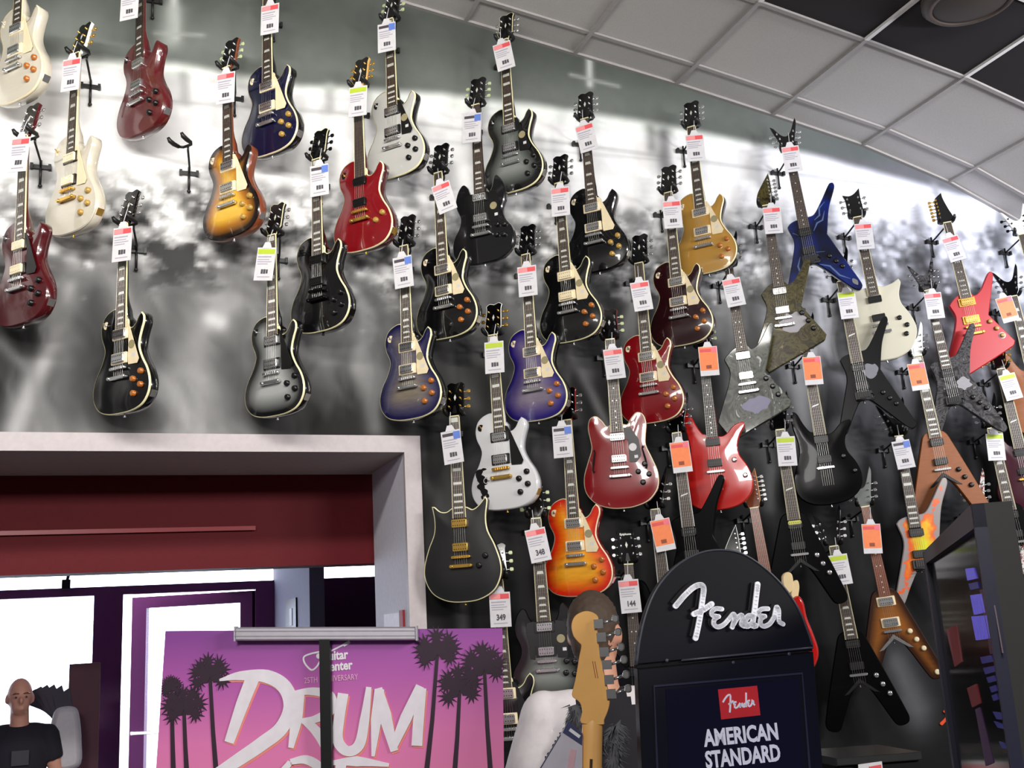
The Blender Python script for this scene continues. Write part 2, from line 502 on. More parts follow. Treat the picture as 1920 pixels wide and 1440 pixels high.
# brickwork joints and lamps in the printed stage sky
for x0, y0, x1, y1, wd, val in [(90, 175, 640, 212, .012, .74), (640, 212, 1890, 380, .012, .74), (700, 255, 1240, 300, .01, .8), (345, 140, 345, 190, .03, .62),
                                (618, 165, 618, 205, .03, .66), (1220, 240, 1222, 275, .035, .55), (1245, 250, 1250, 310, .05, .45), (1752, 350, 1762, 385, .03, .6)]:
    V = stroke(V, [(x0, y0), (x1, y1)], wd, val, .8)
for pts, wd, val in [([(325, -40), (328, 70)], .022, .80), ([(290, 62), (380, 66)], .012, .55), ([(1105, 112), (1106, 158)], .022, .78), ([(1070, 140), (1160, 162)], .012, .6),
                     ([(325, 20), (320, 75)], .05, .6)]:
    V = stroke(V, pts, wd, val, .85)
V = stroke(V, [(1262, 262), (1266, 300)], .03, .86, .9)
for pts, wd, val, am in [([(28, 805), (60, 725), (95, 655), (112, 600), (128, 540)], .045, .66, .9), ([(112, 600), (150, 560), (215, 470)], .035, .5, .6),
                         ([(135, 500), (105, 540), (112, 590)], .03, .5, .7),
                         ([(85, 640), (78, 615), (95, 595), (115, 600)], .016, .55, .8), ([(335, 695), (365, 640), (405, 590), (440, 570)], .045, .56, .85),
                         ([(395, 598), (412, 605)], .04, .8, .8), ([(250, 500), (262, 560), (300, 640)], .03, .42, .5), ([(0, 640), (60, 700), (90, 790)], .03, .48, .6),
                         ([(685, 560), (680, 620), (672, 690)], .045, .55, .8), ([(690, 690), (700, 760), (705, 800)], .05, .5, .8), ([(590, 620), (600, 650)], .05, .55, .7),
                         ([(655, 520), (700, 560), (740, 660), (745, 760)], .035, .34, .7), ([(445, 360), (440, 420), (425, 500)], .05, .40, .6),
                         ([(1070, 660), (1110, 740), (1160, 840)], .03, .42, .7), ([(1075, 600), (1100, 700)], .05, .42, .5), ([(855, 700), (880, 760)], .06, .42, .5),
                         ([(800, 640), (830, 740), (815, 800)], .05, .24, .6), ([(180, 560), (170, 640), (150, 760)], .09, .2, .6), ([(330, 540), (310, 640)], .1, .22, .6), ([(420, 680), (440, 770)], .09, .22, .6),
                         ([(850, 600), (850, 690)], .06, .24, .5), ([(1090, 560), (1150, 620), (1160, 700)], .06, .5, .5),
                         ([(1385, 540), (1400, 640), (1390, 740)], .1, .62, .5), ([(1340, 640), (1345, 800)], .07, .38, .6), ([(1550, 600), (1570, 700)], .06, .6, .6), ([(1500, 700), (1505, 800), (1500, 880)], .05, .5, .6),
                         ([(1460, 520), (1470, 600)], .08, .4, .5), ([(1740, 480), (1700, 560), (1690, 640)], .07, .42, .7), ([(1670, 500), (1690, 620)], .03, .5, .6), ([(1880, 380), (1880, 470)], .06, .42, .7), ([(1870, 560), (1900, 660)], .07, .55, .7),
                         ([(1590, 800), (1600, 870)], .08, .4, .6), ([(1450, 880), (1440, 950)], .05, .36, .7), ([(1690, 950), (1740, 940)], .05, .30, .7), ([(1680, 1250), (1720, 1330)], .12, .40, .8), ([(1260, 900), (1250, 960)], .04, .36, .6),
                         ([(865, 1120), (868, 1180)], .035, .42, .8), ([(1640, 700), (1650, 760)], .06, .34, .5), ([(1800, 820), (1830, 900)], .1, .2, .6), ([(1330, 560), (1340, 620)], .05, .45, .5)]:
    V = stroke(V, pts, wd, val, am)
V = np.clip(V, .1, .95)
blu_light = sst(2.6, 4.2, GX) * .045  # bluish cast of the light at the right, mixed into the print colours
Cc = np.stack([V - .012 * (GZ > 4.3) - blu_light * V, V + .006 * (GZ > 4.3) - blu_light * .7 * V, V - .012 * (GZ > 4.3) + blu_light * .5 * V], -1).clip(0, 1)
Cl = np.where(Cc <= .04045, Cc / 12.92, ((Cc + .055) / 1.055) ** 2.4)
nx, nz = GX.shape
vs = np.stack([GX, np.zeros_like(GX), GZ], -1).reshape(-1, 3)
ii, jj = np.meshgrid(np.arange(nx - 1), np.arange(nz - 1), indexing='ij')
keep = ~((GX[1:, 1:] <= 1.0605) & (GZ[1:, 1:] <= 2.5805))
ii = ii[keep]; jj = jj[keep]
fs = np.stack([ii * nz + jj, (ii + 1) * nz + jj, (ii + 1) * nz + jj + 1, ii * nz + jj + 1], -1)
me = bpy.data.meshes.new('mural_wall'); me.from_pydata(vs.tolist(), [], fs.tolist()); me.update()
ca = me.color_attributes.new('print', 'FLOAT_COLOR', 'POINT')
ca.data.foreach_set('color', np.concatenate([Cl.reshape(-1, 3), np.ones((nx * nz, 1))], 1).astype(np.float32).ravel())
mm = bpy.data.materials.new('mural_print'); mm.use_nodes = True
nt = mm.node_tree; b = nt.nodes['Principled BSDF']
a = nt.nodes.new('ShaderNodeAttribute'); a.attribute_name = 'print'
tc = nt.nodes.new('ShaderNodeTexCoord'); n = nt.nodes.new('ShaderNodeTexNoise'); n.inputs['Scale'].default_value = 14; n.inputs['Detail'].default_value = 5
mr = nt.nodes.new('ShaderNodeMapRange'); mr.inputs['To Min'].default_value = .88; mr.inputs['To Max'].default_value = 1.12
mx = nt.nodes.new('ShaderNodeMix'); mx.data_type = 'RGBA'; mx.blend_type = 'MULTIPLY'; mx.inputs['Factor'].default_value = 1
nt.links.new(tc.outputs['Object'], n.inputs['Vector']); nt.links.new(n.outputs['Fac'], mr.inputs['Value'])
nt.links.new(a.outputs['Color'], mx.inputs['A']); nt.links.new(mr.outputs[0], mx.inputs['B']); nt.links.new(mx.outputs['Result'], b.inputs['Base Color'])
b.inputs['Roughness'].default_value = .7; b.inputs['Specular IOR Level'].default_value = .15
wf = obj('wall_front', me, mm); struct(wf, 'wall covered by a grey crowd and smoke photo mural')

WALLD = mat('wall_plain', (118, 116, 116), .8)
struct(obj('wall_left', MB().b2((XL - .1, YB, 0), (XL, 0, 5.6)), WALLD))
struct(obj('wall_right', MB().b2((XR, YB, 0), (XR + .1, 0, 5.6)), WALLD))
struct(obj('wall_back', MB().b2((XL, YB - .1, 0), (XR, YB, 5.6)), WALLD))
struct(obj('floor', MB().b2((XL, YB, -.1), (XR, 4.4, 0)), mat('floor_tile', (84, 80, 78), .7, noise=(30, .2))))

# ceiling: grid of tees, white tiles along the wall, black tiles beyond
TILE = mat('ceiling_tile_white', (186, 183, 180), .85, noise=(160, .16), bump=.25)
TILEB = mat('ceiling_tile_black', (34, 30, 32), .9)
TEE_SHADE = mat('ceiling_tee', (158, 154, 152), .5)  # greyed to hold the shade on the bars between white tiles
ceil = obj('ceiling', MB().add([(x, y, zc(x) + .12) for x in TX for y in (0.0, YB)], [(2 * i, 2 * i + 2, 2 * i + 3, 2 * i + 1) for i in range(len(TX) - 1)]), MATTE)
struct(ceil, 'sloping suspended ceiling of white and black tiles')
TEE_LIT = mat('ceiling_tee_lit', (236, 234, 232), .45)  # brighter copy of the tee colour for the lit bars among black tiles
YR = [0, -.22, -.83, -1.44, -2.05, -2.66]


def slab(x0, x1, y0, y1, z0, z1, th):
    return MB().add([(x0, y0, z0), (x1, y0, z1), (x1, y1, z1), (x0, y1, z0), (x0, y0, z0 + th), (x1, y0, z1 + th), (x1, y1, z1 + th), (x0, y1, z0 + th)],
                    [(0, 3, 2, 1), (4, 5, 6, 7), (0, 1, 5, 4), (1, 2, 6, 5), (2, 3, 7, 6), (3, 0, 4, 7)])


for i in range(len(TX) - 1):
    x0, x1 = TX[i], TX[i + 1]
    for j in range(len(YR) - 1):
        obj('ceiling_tile', slab(x0 + .008, x1 - .008, YR[j] - .008, YR[j + 1] + .008, zc(x0) + .008, zc(x1) + .008, .018), TILE if j < 2 else TILEB, ceil)
    obj('ceiling_tile', slab(x0 + .008, x1 - .008, YR[-1] - .008, YB, zc(x0) + .008, zc(x1) + .008, .018), TILEB, ceil)
    for y in YR[1:]:
        obj('ceiling_tee', slab(x0, x1, y + .012, y - .012, zc(x0) - .004, zc(x1) - .004, .012), TEE_SHADE if y > -1 else TEE_LIT, ceil)
    obj('wall_angle', slab(x0, x1, 0, -.022, zc(x0) - .006, zc(x1) - .006, .014), TEE_SHADE, ceil)
for x in TX:
    obj('ceiling_tee', MB().b2((x - .012, -.02, zc(x) - .006), (x + .012, -.842, zc(x) + .008)), TEE_SHADE, ceil)
    obj('ceiling_tee', MB().b2((x - .012, -.842, zc(x) - .006), (x + .012, -2.66, zc(x) + .008)), TEE_LIT, ceil)
# round fitting in the black tiles
p = Vector((3.44, -1.345, zc(3.44)))
t = thing('ceiling_speaker', 'round grey-brown fitting set in the black ceiling tiles', 'ceiling fitting', Matrix.Translation(p))
obj('rim', MB().lathe([(.215, 0), (.215, -.03), (.19, -.055), (.17, -.055), (.17, -.0)], (0, 0, .006), (0, 0, 1), 32), mat('fitting_rim', (70, 60, 54), .5), t)
obj('grille', MB().lathe([(.175, -.045), (.165, -.05), (.01, -.062)], (0, 0, .006), (0, 0, 1), 32), mat('fitting_grille', (60, 52, 47), .6, noise=(300, .3)), t)
# the lamps' own housings
for li, (lx, lz) in enumerate(LAMPS):
    t = thing('shop_lamp', 'strip lamp ' + ['first', 'second', 'third', 'fourth', 'last'][li] + ' from the left in the row aimed at the wall', 'lamp', Matrix.Translation((lx, -3.16, lz + .04)), 'strip lamps aimed at the guitar wall')
    obj('housing', MB().box((0, -.06, .12), (1.3, .12, .12)), SATIN, t)
    obj('rod', MB().tube([(0, -.06, .16), (0, -.06, max(.18, zc(lx) - lz - .045))], .008), SATIN, t)

# ------------------------------------------------------------------ doorway and lobby
TRIMM = mat('trim_white', (184, 175, 177), .55)
struct(obj('trim_1', MB().b2((XL, -.03, 2.543), (1.10, .0, 2.62)), TRIMM), 'white casing board over the lobby opening')
struct(obj('trim_2', MB().b2((1.023, -.03, 0), (1.10, .0, 2.543)), TRIMM), 'white casing board down the right of the lobby opening')
REV = mat('reveal_grey', (190, 176, 170), .7)
struct(obj('trim_3', MB().b2((XL, .0, 2.543), (1.06, .66, 2.60)), REV), 'underside of the lobby opening')
struct(obj('trim_4', MB().b2((1.023, .0, 0), (1.08, .62, 2.543)), mat('reveal_white', (205, 205, 215), .7)), 'pale right jamb of the lobby opening')
MAROON = mat('maroon_paint', (92, 13, 22), .6, spec=.2)
FRAMEM = mat('maroon_frame', (104, 44, 96), .4)  # maroon paint lightened and purpled to carry the doorway glare
struct(obj('wall_lobby_header', MB().b2((XL, .66, 2.09), (1.5, .86, 2.60)), MAROON), 'dark red bulkhead above the lobby')
struct(obj('trim_5', MB().b2((XL, .635, 2.268), (.44, .66, 2.288)), mat('maroon_ledge', (150, 44, 52), .35)), 'thin red ledge on the bulkhead')
LOBW = mat('lobby_grey', (120, 118, 140), .7)
YD = 4.25
struct(obj('ceiling_lobby', MB().b2((XL, .86, 2.42), (3.0, YD, 2.5)), mat('lobby_ceiling', (170, 168, 180), .8)))
struct(obj('wall_lobby_left', MB().b2((XL - .1, 0, 0), (XL, YD, 2.6)), LOBW))
struct(obj('wall_lobby_right', MB().b2((1.03, 2.55, 0), (1.13, YD, 2.45)), LOBW))
struct(obj('wall_lobby_niche', MB().b2((2.4, .6, 0), (2.5, YD, 2.45)).b2((1.06, .56, 0), (2.45, .62, 2.45)), MATTE))
# shop front: maroon frame bars and glass
OUT = lambda px, py: at(px, py, YD)
hz0, hz1 = 2.14, 2.205
xm0, xm1 = OUT(174, 1200).x, OUT(229, 1200).x
xd1 = OUT(492, 1200).x
wn = obj('window_1', MB().b2((XL, YD - .05, hz0), (3.0, YD + .05, hz1)).b2((XL, YD - .05, 2.36), (3.0, YD + .05, 2.5)), FRAMEM); struct(wn, 'maroon shop front of glass panes')
obj('mullion', MB().b2((xm0, YD - .06, 0), (xm1, YD + .06, hz0)), FRAMEM, wn)
obj('mullion', MB().b2((xd1 - .06, YD - .06, 0), (3.0, YD + .06, hz0)), FRAMEM, wn)
obj('mullion', MB().b2((-2.2, YD - .06, 0), (-2.05, YD + .06, hz0)), FRAMEM, wn)
obj('sill', MB().b2((XL, YD - .06, 0), (xm0, YD + .06, .25)), FRAMEM, wn)
GL = glassy('shop_glass', (245, 248, 255), .06, .01)
obj('pane', MB().b2((-2.05, YD - .006, .25), (xm0, YD + .006, hz0)), GL, wn)
obj('pane', MB().b2((XL, YD - .006, hz1), (xm0, YD + .006, 2.36)), GL, wn)
obj('pane', MB().b2((xm0 + .02, YD - .006, hz1), (xd1, YD + .006, 2.36)), GL, wn)
# door leaf, hinged on the right and pushed outwards
dw = (xd1 - .06 - xm1 - .01)
dr = bpy.data.objects.new('door_1', None); COL.objects.link(dr); struct(dr, 'maroon framed glass door standing ajar')
dr.location = (xd1 - .07, YD, 0); dr.rotation_euler = (0, 0, -R_(24))
H = hz0 - .01
obj('stile', MB().b2((-dw, -.03, .02), (-dw + .12, .03, H)), FRAMEM, dr)
obj('stile', MB().b2((-.10, -.03, .02), (0, .03, H)), FRAMEM, dr)
obj('rail', MB().b2((-dw + .12, -.03, H - .09), (-.10, .03, H)), FRAMEM, dr)
obj('rail', MB().b2((-dw + .12, -.03, .02), (-.10, .03, .25)), FRAMEM, dr)
obj('pane', MB().b2((-dw + .12, -.004, .25), (-.10, .004, H - .09)), GL, dr)
pb = obj('push_bar', MB().tube([(-dw + .04, -.09, 1.08), (-.06, -.09, 1.08)], .014).tube([(-dw + .06, -.09, 1.08), (-dw + .06, -.02, 1.08)], .01).tube([(-.08, -.09, 1.08), (-.08, -.02, 1.08)], .01), CHROME, dr)
cl = obj('door_closer', MB().box((0, 0, 0), (.06, .07, .07)).tube([(0, 0, 0), (.02, .02, .10)], .012), SATIN)
cl.location = OUT(125, 1092) + Vector((0, -.09, -.02)); cl.parent = wn
struct(obj('ground_outside', MB().b2((-14, 4.45, -.12), (14, 30, -.02)), mat('pavement', (190, 188, 184), .9)))
# black poster on the lobby wall, sheet on the jamb
t = tag(obj('wall_poster', MB().b2((1.018, 3.05, 1.0), (1.03, 3.55, 2.02)), mat('poster_black', (14, 14, 18), .4)), 'tall black poster on the blue-lit lobby side wall', 'poster')
obj('print', MB().b2((1.014, 3.2, 1.83), (1.018, 3.32, 1.95)).b2((1.014, 3.22, 1.3), (1.018, 3.27, 1.75)), PAPER, t)
t = tag(obj('notice_sheet', MB().b2((1.015, .12, 1.35), (1.0225, .42, 1.83)), mat('sheet_white', (238, 238, 248), .6)), 'white notice sheet on the pale jamb of the opening', 'notice')
obj('red_print', MB().b2((1.012, .05, 1.4), (1.022, .115, 1.84)), mat('notice_red', (150, 30, 40), .6), t)
# ------------------------------------------------------------------ GUITARS
OUTL = {
 'lp': [(-3, -36.8), (-7.4, -37), (-11, -39.4), (-12.7, -43.6), (-12.3, -48), (-10.6, -52), (-10.3, -55), (-12, -59.6), (-15, -64.6), (-16.6, -70), (-15.8, -75), (-12.5, -79), (-7, -80.9), (0, -81.3),
        (7, -80.9), (12.5, -79), (15.8, -75), (16.6, -70), (15, -64.6), (12, -59.6), (10.2, -55.2), (10.3, -51.8), (11.4, -48), (12.6, -44.6), (12.4, -42), (11, -40.4, 1), (9.4, -42), (7.8, -44.6), (5.6, -46), (3.4, -45), (3, -42)],
 'sg': [(-2.8, -45), (-4.6, -46), (-6.4, -44), (-7.6, -40.6), (-9.5, -39.6), (-12, -42.5), (-13.5, -47.5), (-13, -51.5), (-11.2, -56.5), (-12, -61), (-15, -66), (-16, -71), (-14.5, -76.5), (-9, -80.3), (0, -81),
        (9, -80.3), (14.5, -76.5), (16.4, -71), (15.4, -65.5), (12, -60.5), (11, -56), (12.6, -51), (13, -46.5), (11.5, -41.5), (9, -38.2), (7.4, -39.4), (6.4, -43.4), (4.6, -46), (2.8, -45)],
 'es': [(-2.8, -42), (-5, -42.3), (-7, -39.5), (-9.8, -37), (-12.8, -38.2), (-14, -42.6), (-13.2, -48.5), (-13, -53), (-15.4, -59.5), (-17.6, -66.5), (-17, -73.5), (-12.5, -79), (-6, -81.5), (0, -82),
        (6, -81.5), (12.5, -79), (17, -73.5), (17.6, -66.5), (15.4, -59.5), (13, -53), (13.2, -48.5), (14, -42.6), (12.8, -38.2), (9.8, -37), (7, -39.5), (5, -42.3), (2.8, -42)],
 'dc': [(-2.8, -41), (-6, -42.6), (-9, -42.2), (-11.6, -40), (-12.8, -39.8, 1), (-11.9, -46), (-12.4, -52), (-15.3, -58.6), (-17.5, -66), (-17.3, -72), (-14, -78), (-7.5, -81.5), (0, -82.3),
        (7.5, -81.5), (14, -78), (17.3, -72), (17.5, -66), (15.3, -58.6), (12.4, -52), (11.9, -46), (13, -39), (12.2, -37.4, 1), (9, -40.8), (6, -42.4), (2.8, -41)],
 'solo': [(-2.8, -40.5), (-6, -40.8), (-9.4, -39.2), (-10.4, -39.6, 1), (-10.8, -46), (-11.4, -52), (-14.6, -59), (-16.8, -66.5), (-16.2, -73), (-12.8, -78.6), (-6.5, -81.4), (0, -82),
          (6.5, -81.4), (13, -78), (17.2, -71.5), (18, -65.5), (16, -58.5), (13.2, -52.5), (13, -47), (15, -41), (14.2, -38.6, 1), (10.5, -40.5), (6, -41.4), (2.8, -40.5)],
 'prs': [(-2.8, -44), (-5, -43), (-7.6, -38.5), (-9.6, -33.5), (-11.5, -32), (-13, -34), (-13, -40), (-11.6, -48), (-11.8, -54), (-14.8, -62), (-16.6, -69), (-15, -76), (-9, -80.5), (0, -81.5),
         (9, -80), (15, -75.5), (17, -69), (15.5, -62), (12, -55.5), (11.6, -50.5), (13.4, -45.5), (16, -41.5), (15.2, -39.6), (11, -40.8), (6.4, -45), (2.8, -45.5)],
 'ml': [(-2.8, -40), (-6.5, -41.2), (-8.4, -43, 1), (-6.6, -52), (-9, -61), (-15, -78.5), (-14.6, -81.5), (-11.6, -82), (-7, -74), (-2.6, -67), (0, -65.8), (3, -66.6), (10, -74), (18.5, -83.5), (21.5, -84.6), (23.2, -82),
        (19, -71), (11, -51, 1), (14.5, -37), (19.4, -26), (19.2, -23.2), (17, -23.4), (11, -32.5), (6.4, -38.6), (2.8, -39.6)],
 'vee': [(-2.8, -42), (-5.6, -43.4), (-7.4, -47), (-19.4, -83), (-19, -87), (-15, -88.4), (-12.4, -86.6), (-4.6, -71), (0, -67), (4.6, -71), (12.4, -86.6), (15, -88.4), (19, -87), (19.4, -83), (7.4, -47), (5.6, -43.4), (2.8, -42)],
 'exp': [(-2.8, -43), (-7, -45.6), (-9.6, -48.4, 1), (-8, -57.5), (-17.6, -80, 1), (-11.4, -90.6, 1), (18, -77.6), (20, -74.6, 1), (9.8, -57.5, 1), (17.4, -35.5), (17, -33.2), (15, -33.6), (9, -42.4), (5, -45), (2.8, -43)],
 'strat': [(-2.8, -44), (-5, -43), (-7.5, -38), (-10.5, -34.5), (-13.5, -36.5), (-13.8, -42), (-12, -49), (-12, -55), (-15, -63), (-16, -71), (-13.5, -78), (-7, -81.5), (0, -82),
           (7, -81), (13, -76.5), (15.5, -69), (14, -61), (11.5, -54.5), (11.6, -49), (13.5, -43.5), (13.5, -40.5), (11, -40), (7.5, -43), (5, -46), (2.8, -46)],
}
HEAD = {
 'gib': [(-2.2, -.2), (-2.6, 1.2), (-4.1, 3.6), (-4.15, 5), (-3.9, 10), (-3.75, 13.4), (-4.15, 15.6, 1), (-2.4, 16.7), (0, 16, 1), (2.4, 16.7), (4.15, 15.6, 1), (3.75, 13.4), (3.9, 10), (4.15, 5), (4.1, 3.6), (2.6, 1.2), (2.2, -.2)],
 'dean': [(-2.2, -.2), (-2.6, 1.2), (-3.7, 3.2), (-4.3, 7), (-6.2, 14), (-7.2, 18, 1), (-5.6, 16.4), (-2.6, 11.4), (0, 9.6), (2.6, 11.4), (5.6, 18.4), (6.8, 21, 1), (7, 18), (5.4, 11), (4.3, 6.5), (3.7, 3.2), (2.6, 1.2), (2.2, -.2)],
 'sch': [(-2.2, -.2), (-2.6, 1.2), (-4, 3), (-4.2, 6), (-4.1, 12), (-4.9, 15.8, 1), (-2, 14.6), (0, 14.8), (2, 16), (4.7, 18.6, 1), (4.2, 12), (4.2, 6), (4, 3), (2.6, 1.2), (2.2, -.2)],
 'ibz': [(-2.2, -.2), (-3.4, 1.6), (-4.4, 3), (-3.5, 9), (-2.4, 16.4), (-.6, 18.4), (2.2, 20.4, 1), (2.2, 16), (3.2, 9), (4.4, 3.4), (4, 1.6), (2.2, -.2)],
 'jac': [(-2.2, -.2), (-3, 1.4), (-4.8, 3), (-3.6, 8), (-1, 13), (3.6, 20.4, 1), (3.9, 13), (3.7, 4), (3, 1.6), (2.2, -.2)],
}
SCALE = 62.8
MESH = {}
ST = {k: smooth_outline(v) for k, v in OUTL.items()}


def fretz(n): return -SCALE * (1 - 2 ** (-n / 12))


def edge_dist(P, out):
    O = np.array(out); Q = np.roll(O, -1, 0); d = Q - O; L2 = (d ** 2).sum(1)
    best = np.full(len(P), 9.)
    for i in range(len(O)):
        t = np.clip(((P - O[i]) @ d[i]) / L2[i], 0, 1)
        best = np.minimum(best, np.hypot(*(P - O[i] - t[:, None] * d[i]).T))
    return best


def inside(P, out):
    x, y = P[:, 0], P[:, 1]; c = np.zeros(len(P), bool); O = out
    for i in range(len(O)):
        (x1, y1), (x2, y2) = O[i - 1], O[i]
        m = ((y1 > y) != (y2 > y))
        with np.errstate(divide='ignore', invalid='ignore'):
            c ^= m & (x < (x2 - x1) * (y - y1) / (y2 - y1) + x1)
    return c


CARVE = {'lp': .010, 'es': .009, 'dc': .006, 'solo': .005, 'prs': .006}


def carve_at(kind, x, z):
    h = CARVE.get(kind, 0)
    if not h: return 0.
    d = edge_dist(np.array([[x, z]]), ST[kind])[0] if inside(np.array([[x, z]]), ST[kind])[0] else 0
    return h * (1 - math.exp(-(d / .05) ** 1.6))


def top_mesh(kind):
    key = ('top', kind)
    if key in MESH: return MESH[key]
    out = ST[kind]; inn = offset(out, -.004)
    s = .010 if kind in CARVE else .013
    O = np.array(out); lo, hi = O.min(0), O.max(0)
    g = np.array([(x + (s / 2 if j % 2 else 0), z) for j, z in enumerate(np.arange(lo[1], hi[1], s)) for x in np.arange(lo[0], hi[0], s)])
    g = g[inside(g, out)]; g = g[edge_dist(g, inn) > s * .55]; g = g[edge_dist(g, out) > .0045]
    pts = [Vector(p) for p in inn] + [Vector(p) for p in g]
    n = len(inn)
    r = delaunay_2d_cdt(pts, [(i, (i + 1) % n) for i in range(n)], [], 1, 1e-6)
    P = np.array([tuple(p) for p in r[0]]); d = edge_dist(P, out)
    h = CARVE.get(kind, 0)
    y = -h * (1 - np.exp(-(d / .05) ** 1.6)) - .0005
    mb = MB().add([(p[0], yy, p[1]) for p, yy in zip(P, y)], [tuple(f) for f in r[2]], True)
    k = len(P)                                  # rolled edge down to the sides
    m = MB(); m.v = mb.v; m.f = mb.f; m.s = mb.s
    fix = []
    for f in m.f:
        a, b, c = [Vector(m.v[i]) for i in f]
        fix.append(f if (b - a).cross(c - a).y < 0 else f[::-1])
    m.f = fix
    o = len(m.v)
    inn_i = list(range(o, o + n)); out_i = list(range(o + n, o + 2 * n))
    m.v += [(x, -.0005, z) for x, z in inn] + [(x, .004, z) for x, z in out]
    for i in range(n):
        j = (i + 1) % n; m.f.append((out_i[i], out_i[j], inn_i[j], inn_i[i])); m.s.append(True)
    me = m.mesh('top')
    at_ = me.attributes.new('edge', 'FLOAT', 'POINT')
    at_.data.foreach_set('value', np.concatenate([d, np.full(n, .004), np.zeros(n)]).astype(np.float32))
    MESH[key] = me
    return me


def cached(key, fn):
    if key not in MESH: MESH[key] = fn().mesh(key[0])
    return MESH[key]


cm = .01


def body_mb(kind):
    th = {'es': .046, 'sg': .035, 'lp': .050}.get(kind, .042)
    return MB().prism(ST[kind], .004, th, .004)


def bind_mb(kind):
    o = offset(ST[kind], .0006); i = offset(ST[kind], -.0035); n = len(o)
    vs = [(x, .0062, z) for x, z in o] + [(x, -.0002, z) for x, z in o] + [(x, -.0024 if kind in ('lp', 'es') else -.0012, z) for x, z in i]
    return MB().add(vs, [(k, (k + 1) % n, n + (k + 1) % n, n + k) for k in range(n)] + [(n + k, n + (k + 1) % n, 2 * n + (k + 1) % n, 2 * n + k) for k in range(n)], True)


def neck_mb():
    m = MB(); rg = []
    for z, hw, dp, hy in [(.2, 2.15, 1.4, 0), (-5, 2.2, 1.5, 0), (-20, 2.45, 1.6, 0), (-31, 2.65, 1.8, 0), (-34, 2.75, 2.6, 0), (-37, 2.8, 4.4, 0), (-40, 2.85, 5.0, 0), (-47, 2.85, 5.0, 0)]:
        rg.append([(hw * cm * math.cos(a), (-.55 + (dp + .55) * math.sin(a)) * cm, z * cm) for a in np.linspace(math.pi, 0, 9)])
    k = 9; vs = [p for r in rg for p in r]; fs = []
    for i in range(len(rg) - 1):
        for j in range(k):
            a = i * k + j; b = i * k + (j + 1) % k; fs.append((a, b, b + k, a + k))
    fs += [tuple(reversed(range(k))), tuple(range((len(rg) - 1) * k, len(rg) * k))]
    return m.add(vs, fs, [True] * (len(fs) - 2) + [False] * 2)


def hw_at(z): return 2.15 + .7 * min(1, -z / 45.)


def trap(m, z0, z1, w0, w1, y0, y1):
    m.add([(-w0, y0, z0), (w0, y0, z0), (w1, y0, z1), (-w1, y0, z1), (-w0, y1, z0), (w0, y1, z0), (w1, y1, z1), (-w1, y1, z1)],
          [(3, 2, 1, 0), (4, 5, 6, 7), (0, 1, 5, 4), (2, 3, 7, 6), (1, 2, 6, 5), (3, 0, 4, 7)])


def board_mb():
    m = MB(); z1 = fretz(22) - .6
    trap(m, -.3 * cm, z1 * cm, 2.15 * cm, hw_at(z1) * cm, -1.15 * cm, -.5 * cm); return m


def bbind_mb():
    m = MB(); z1 = fretz(22) - .6
    for s in (-1, 1):
        a, b = 2.13 * s, hw_at(z1) * s
        x = sorted([a, a + .22 * s]); y = sorted([b, b + .22 * s])
        m.add([(x[0] * cm, -1.17 * cm, -.3 * cm), (x[1] * cm, -1.17 * cm, -.3 * cm), (y[1] * cm, -1.17 * cm, z1 * cm), (y[0] * cm, -1.17 * cm, z1 * cm),
               (x[0] * cm, -.5 * cm, -.3 * cm), (x[1] * cm, -.5 * cm, -.3 * cm), (y[1] * cm, -.5 * cm, z1 * cm), (y[0] * cm, -.5 * cm, z1 * cm)],
              [(3, 2, 1, 0), (4, 5, 6, 7), (0, 1, 5, 4), (2, 3, 7, 6), (1, 2, 6, 5), (3, 0, 4, 7)])
    return m


def frets_mb():
    m = MB()
    for n in range(1, 23):
        z = fretz(n); m.box((0, -.0118, z * cm), (2 * hw_at(z) * cm, 0.0012, .0012))
    return m


def inlay_mb(style):
    m = MB(); fr = [3, 5, 7, 9, 12, 15, 17, 19, 21] if style != 'block' else [1, 3, 5, 7, 9, 12, 15, 17, 19, 21]
    for n in fr:
        z = (fretz(n - 1) + fretz(n)) / 2; h = (fretz(n - 1) - fretz(n)) * .6; wd = hw_at(z)
        if style == 'dot':
            for dx in ((-1.0, 1.0) if n == 12 else (0,)):
                m.lathe([(.0035, 0), (.0035, .0006)], (dx * cm, -.0114, z * cm), (0, -1, 0), 8)
        elif style == 'single':
            if n == 12: m.prism([(-1.8 * cm, (z - .7) * cm), (1.6 * cm, (z + .2) * cm), (1.8 * cm, (z + .8) * cm), (-1.5 * cm, (z + .1) * cm)], -.0120, -.011)
        elif style == 'multi':
            for dx in (-1.1, 0, 1.1) if n % 2 else (-.8, .8): m.box((dx * cm, -.0117, z * cm), (.007, .0008, h * cm * .7))
        else:
            a = wd * (.62 if style == 'trap' else .72)
            q = .8 if style == 'trap' else 1
            m.prism([(-a * cm, (z - h / 2) * cm), (a * cm, (z - h / 2) * cm), (a * q * cm, (z + h / 2) * cm), (-a * q * cm, (z + h / 2) * cm)], -.0121, -.011)
    return m


def string_mb(zb, zt):
    m = MB()
    for i in range(6):
        x0 = (-1.75 + .7 * i) * cm; x1 = (-2.6 + 1.04 * i) * cm
        m.tube([(x0, -.0135, 0), (x1, -.0185, zb * cm), (x1, -.015, zt * cm)], .0005, 4, False)
    return m


def humb_mb(w=6.9, h=3.7): return MB().prism(rrect(w, h, .5), -.0165, .004, .0015)


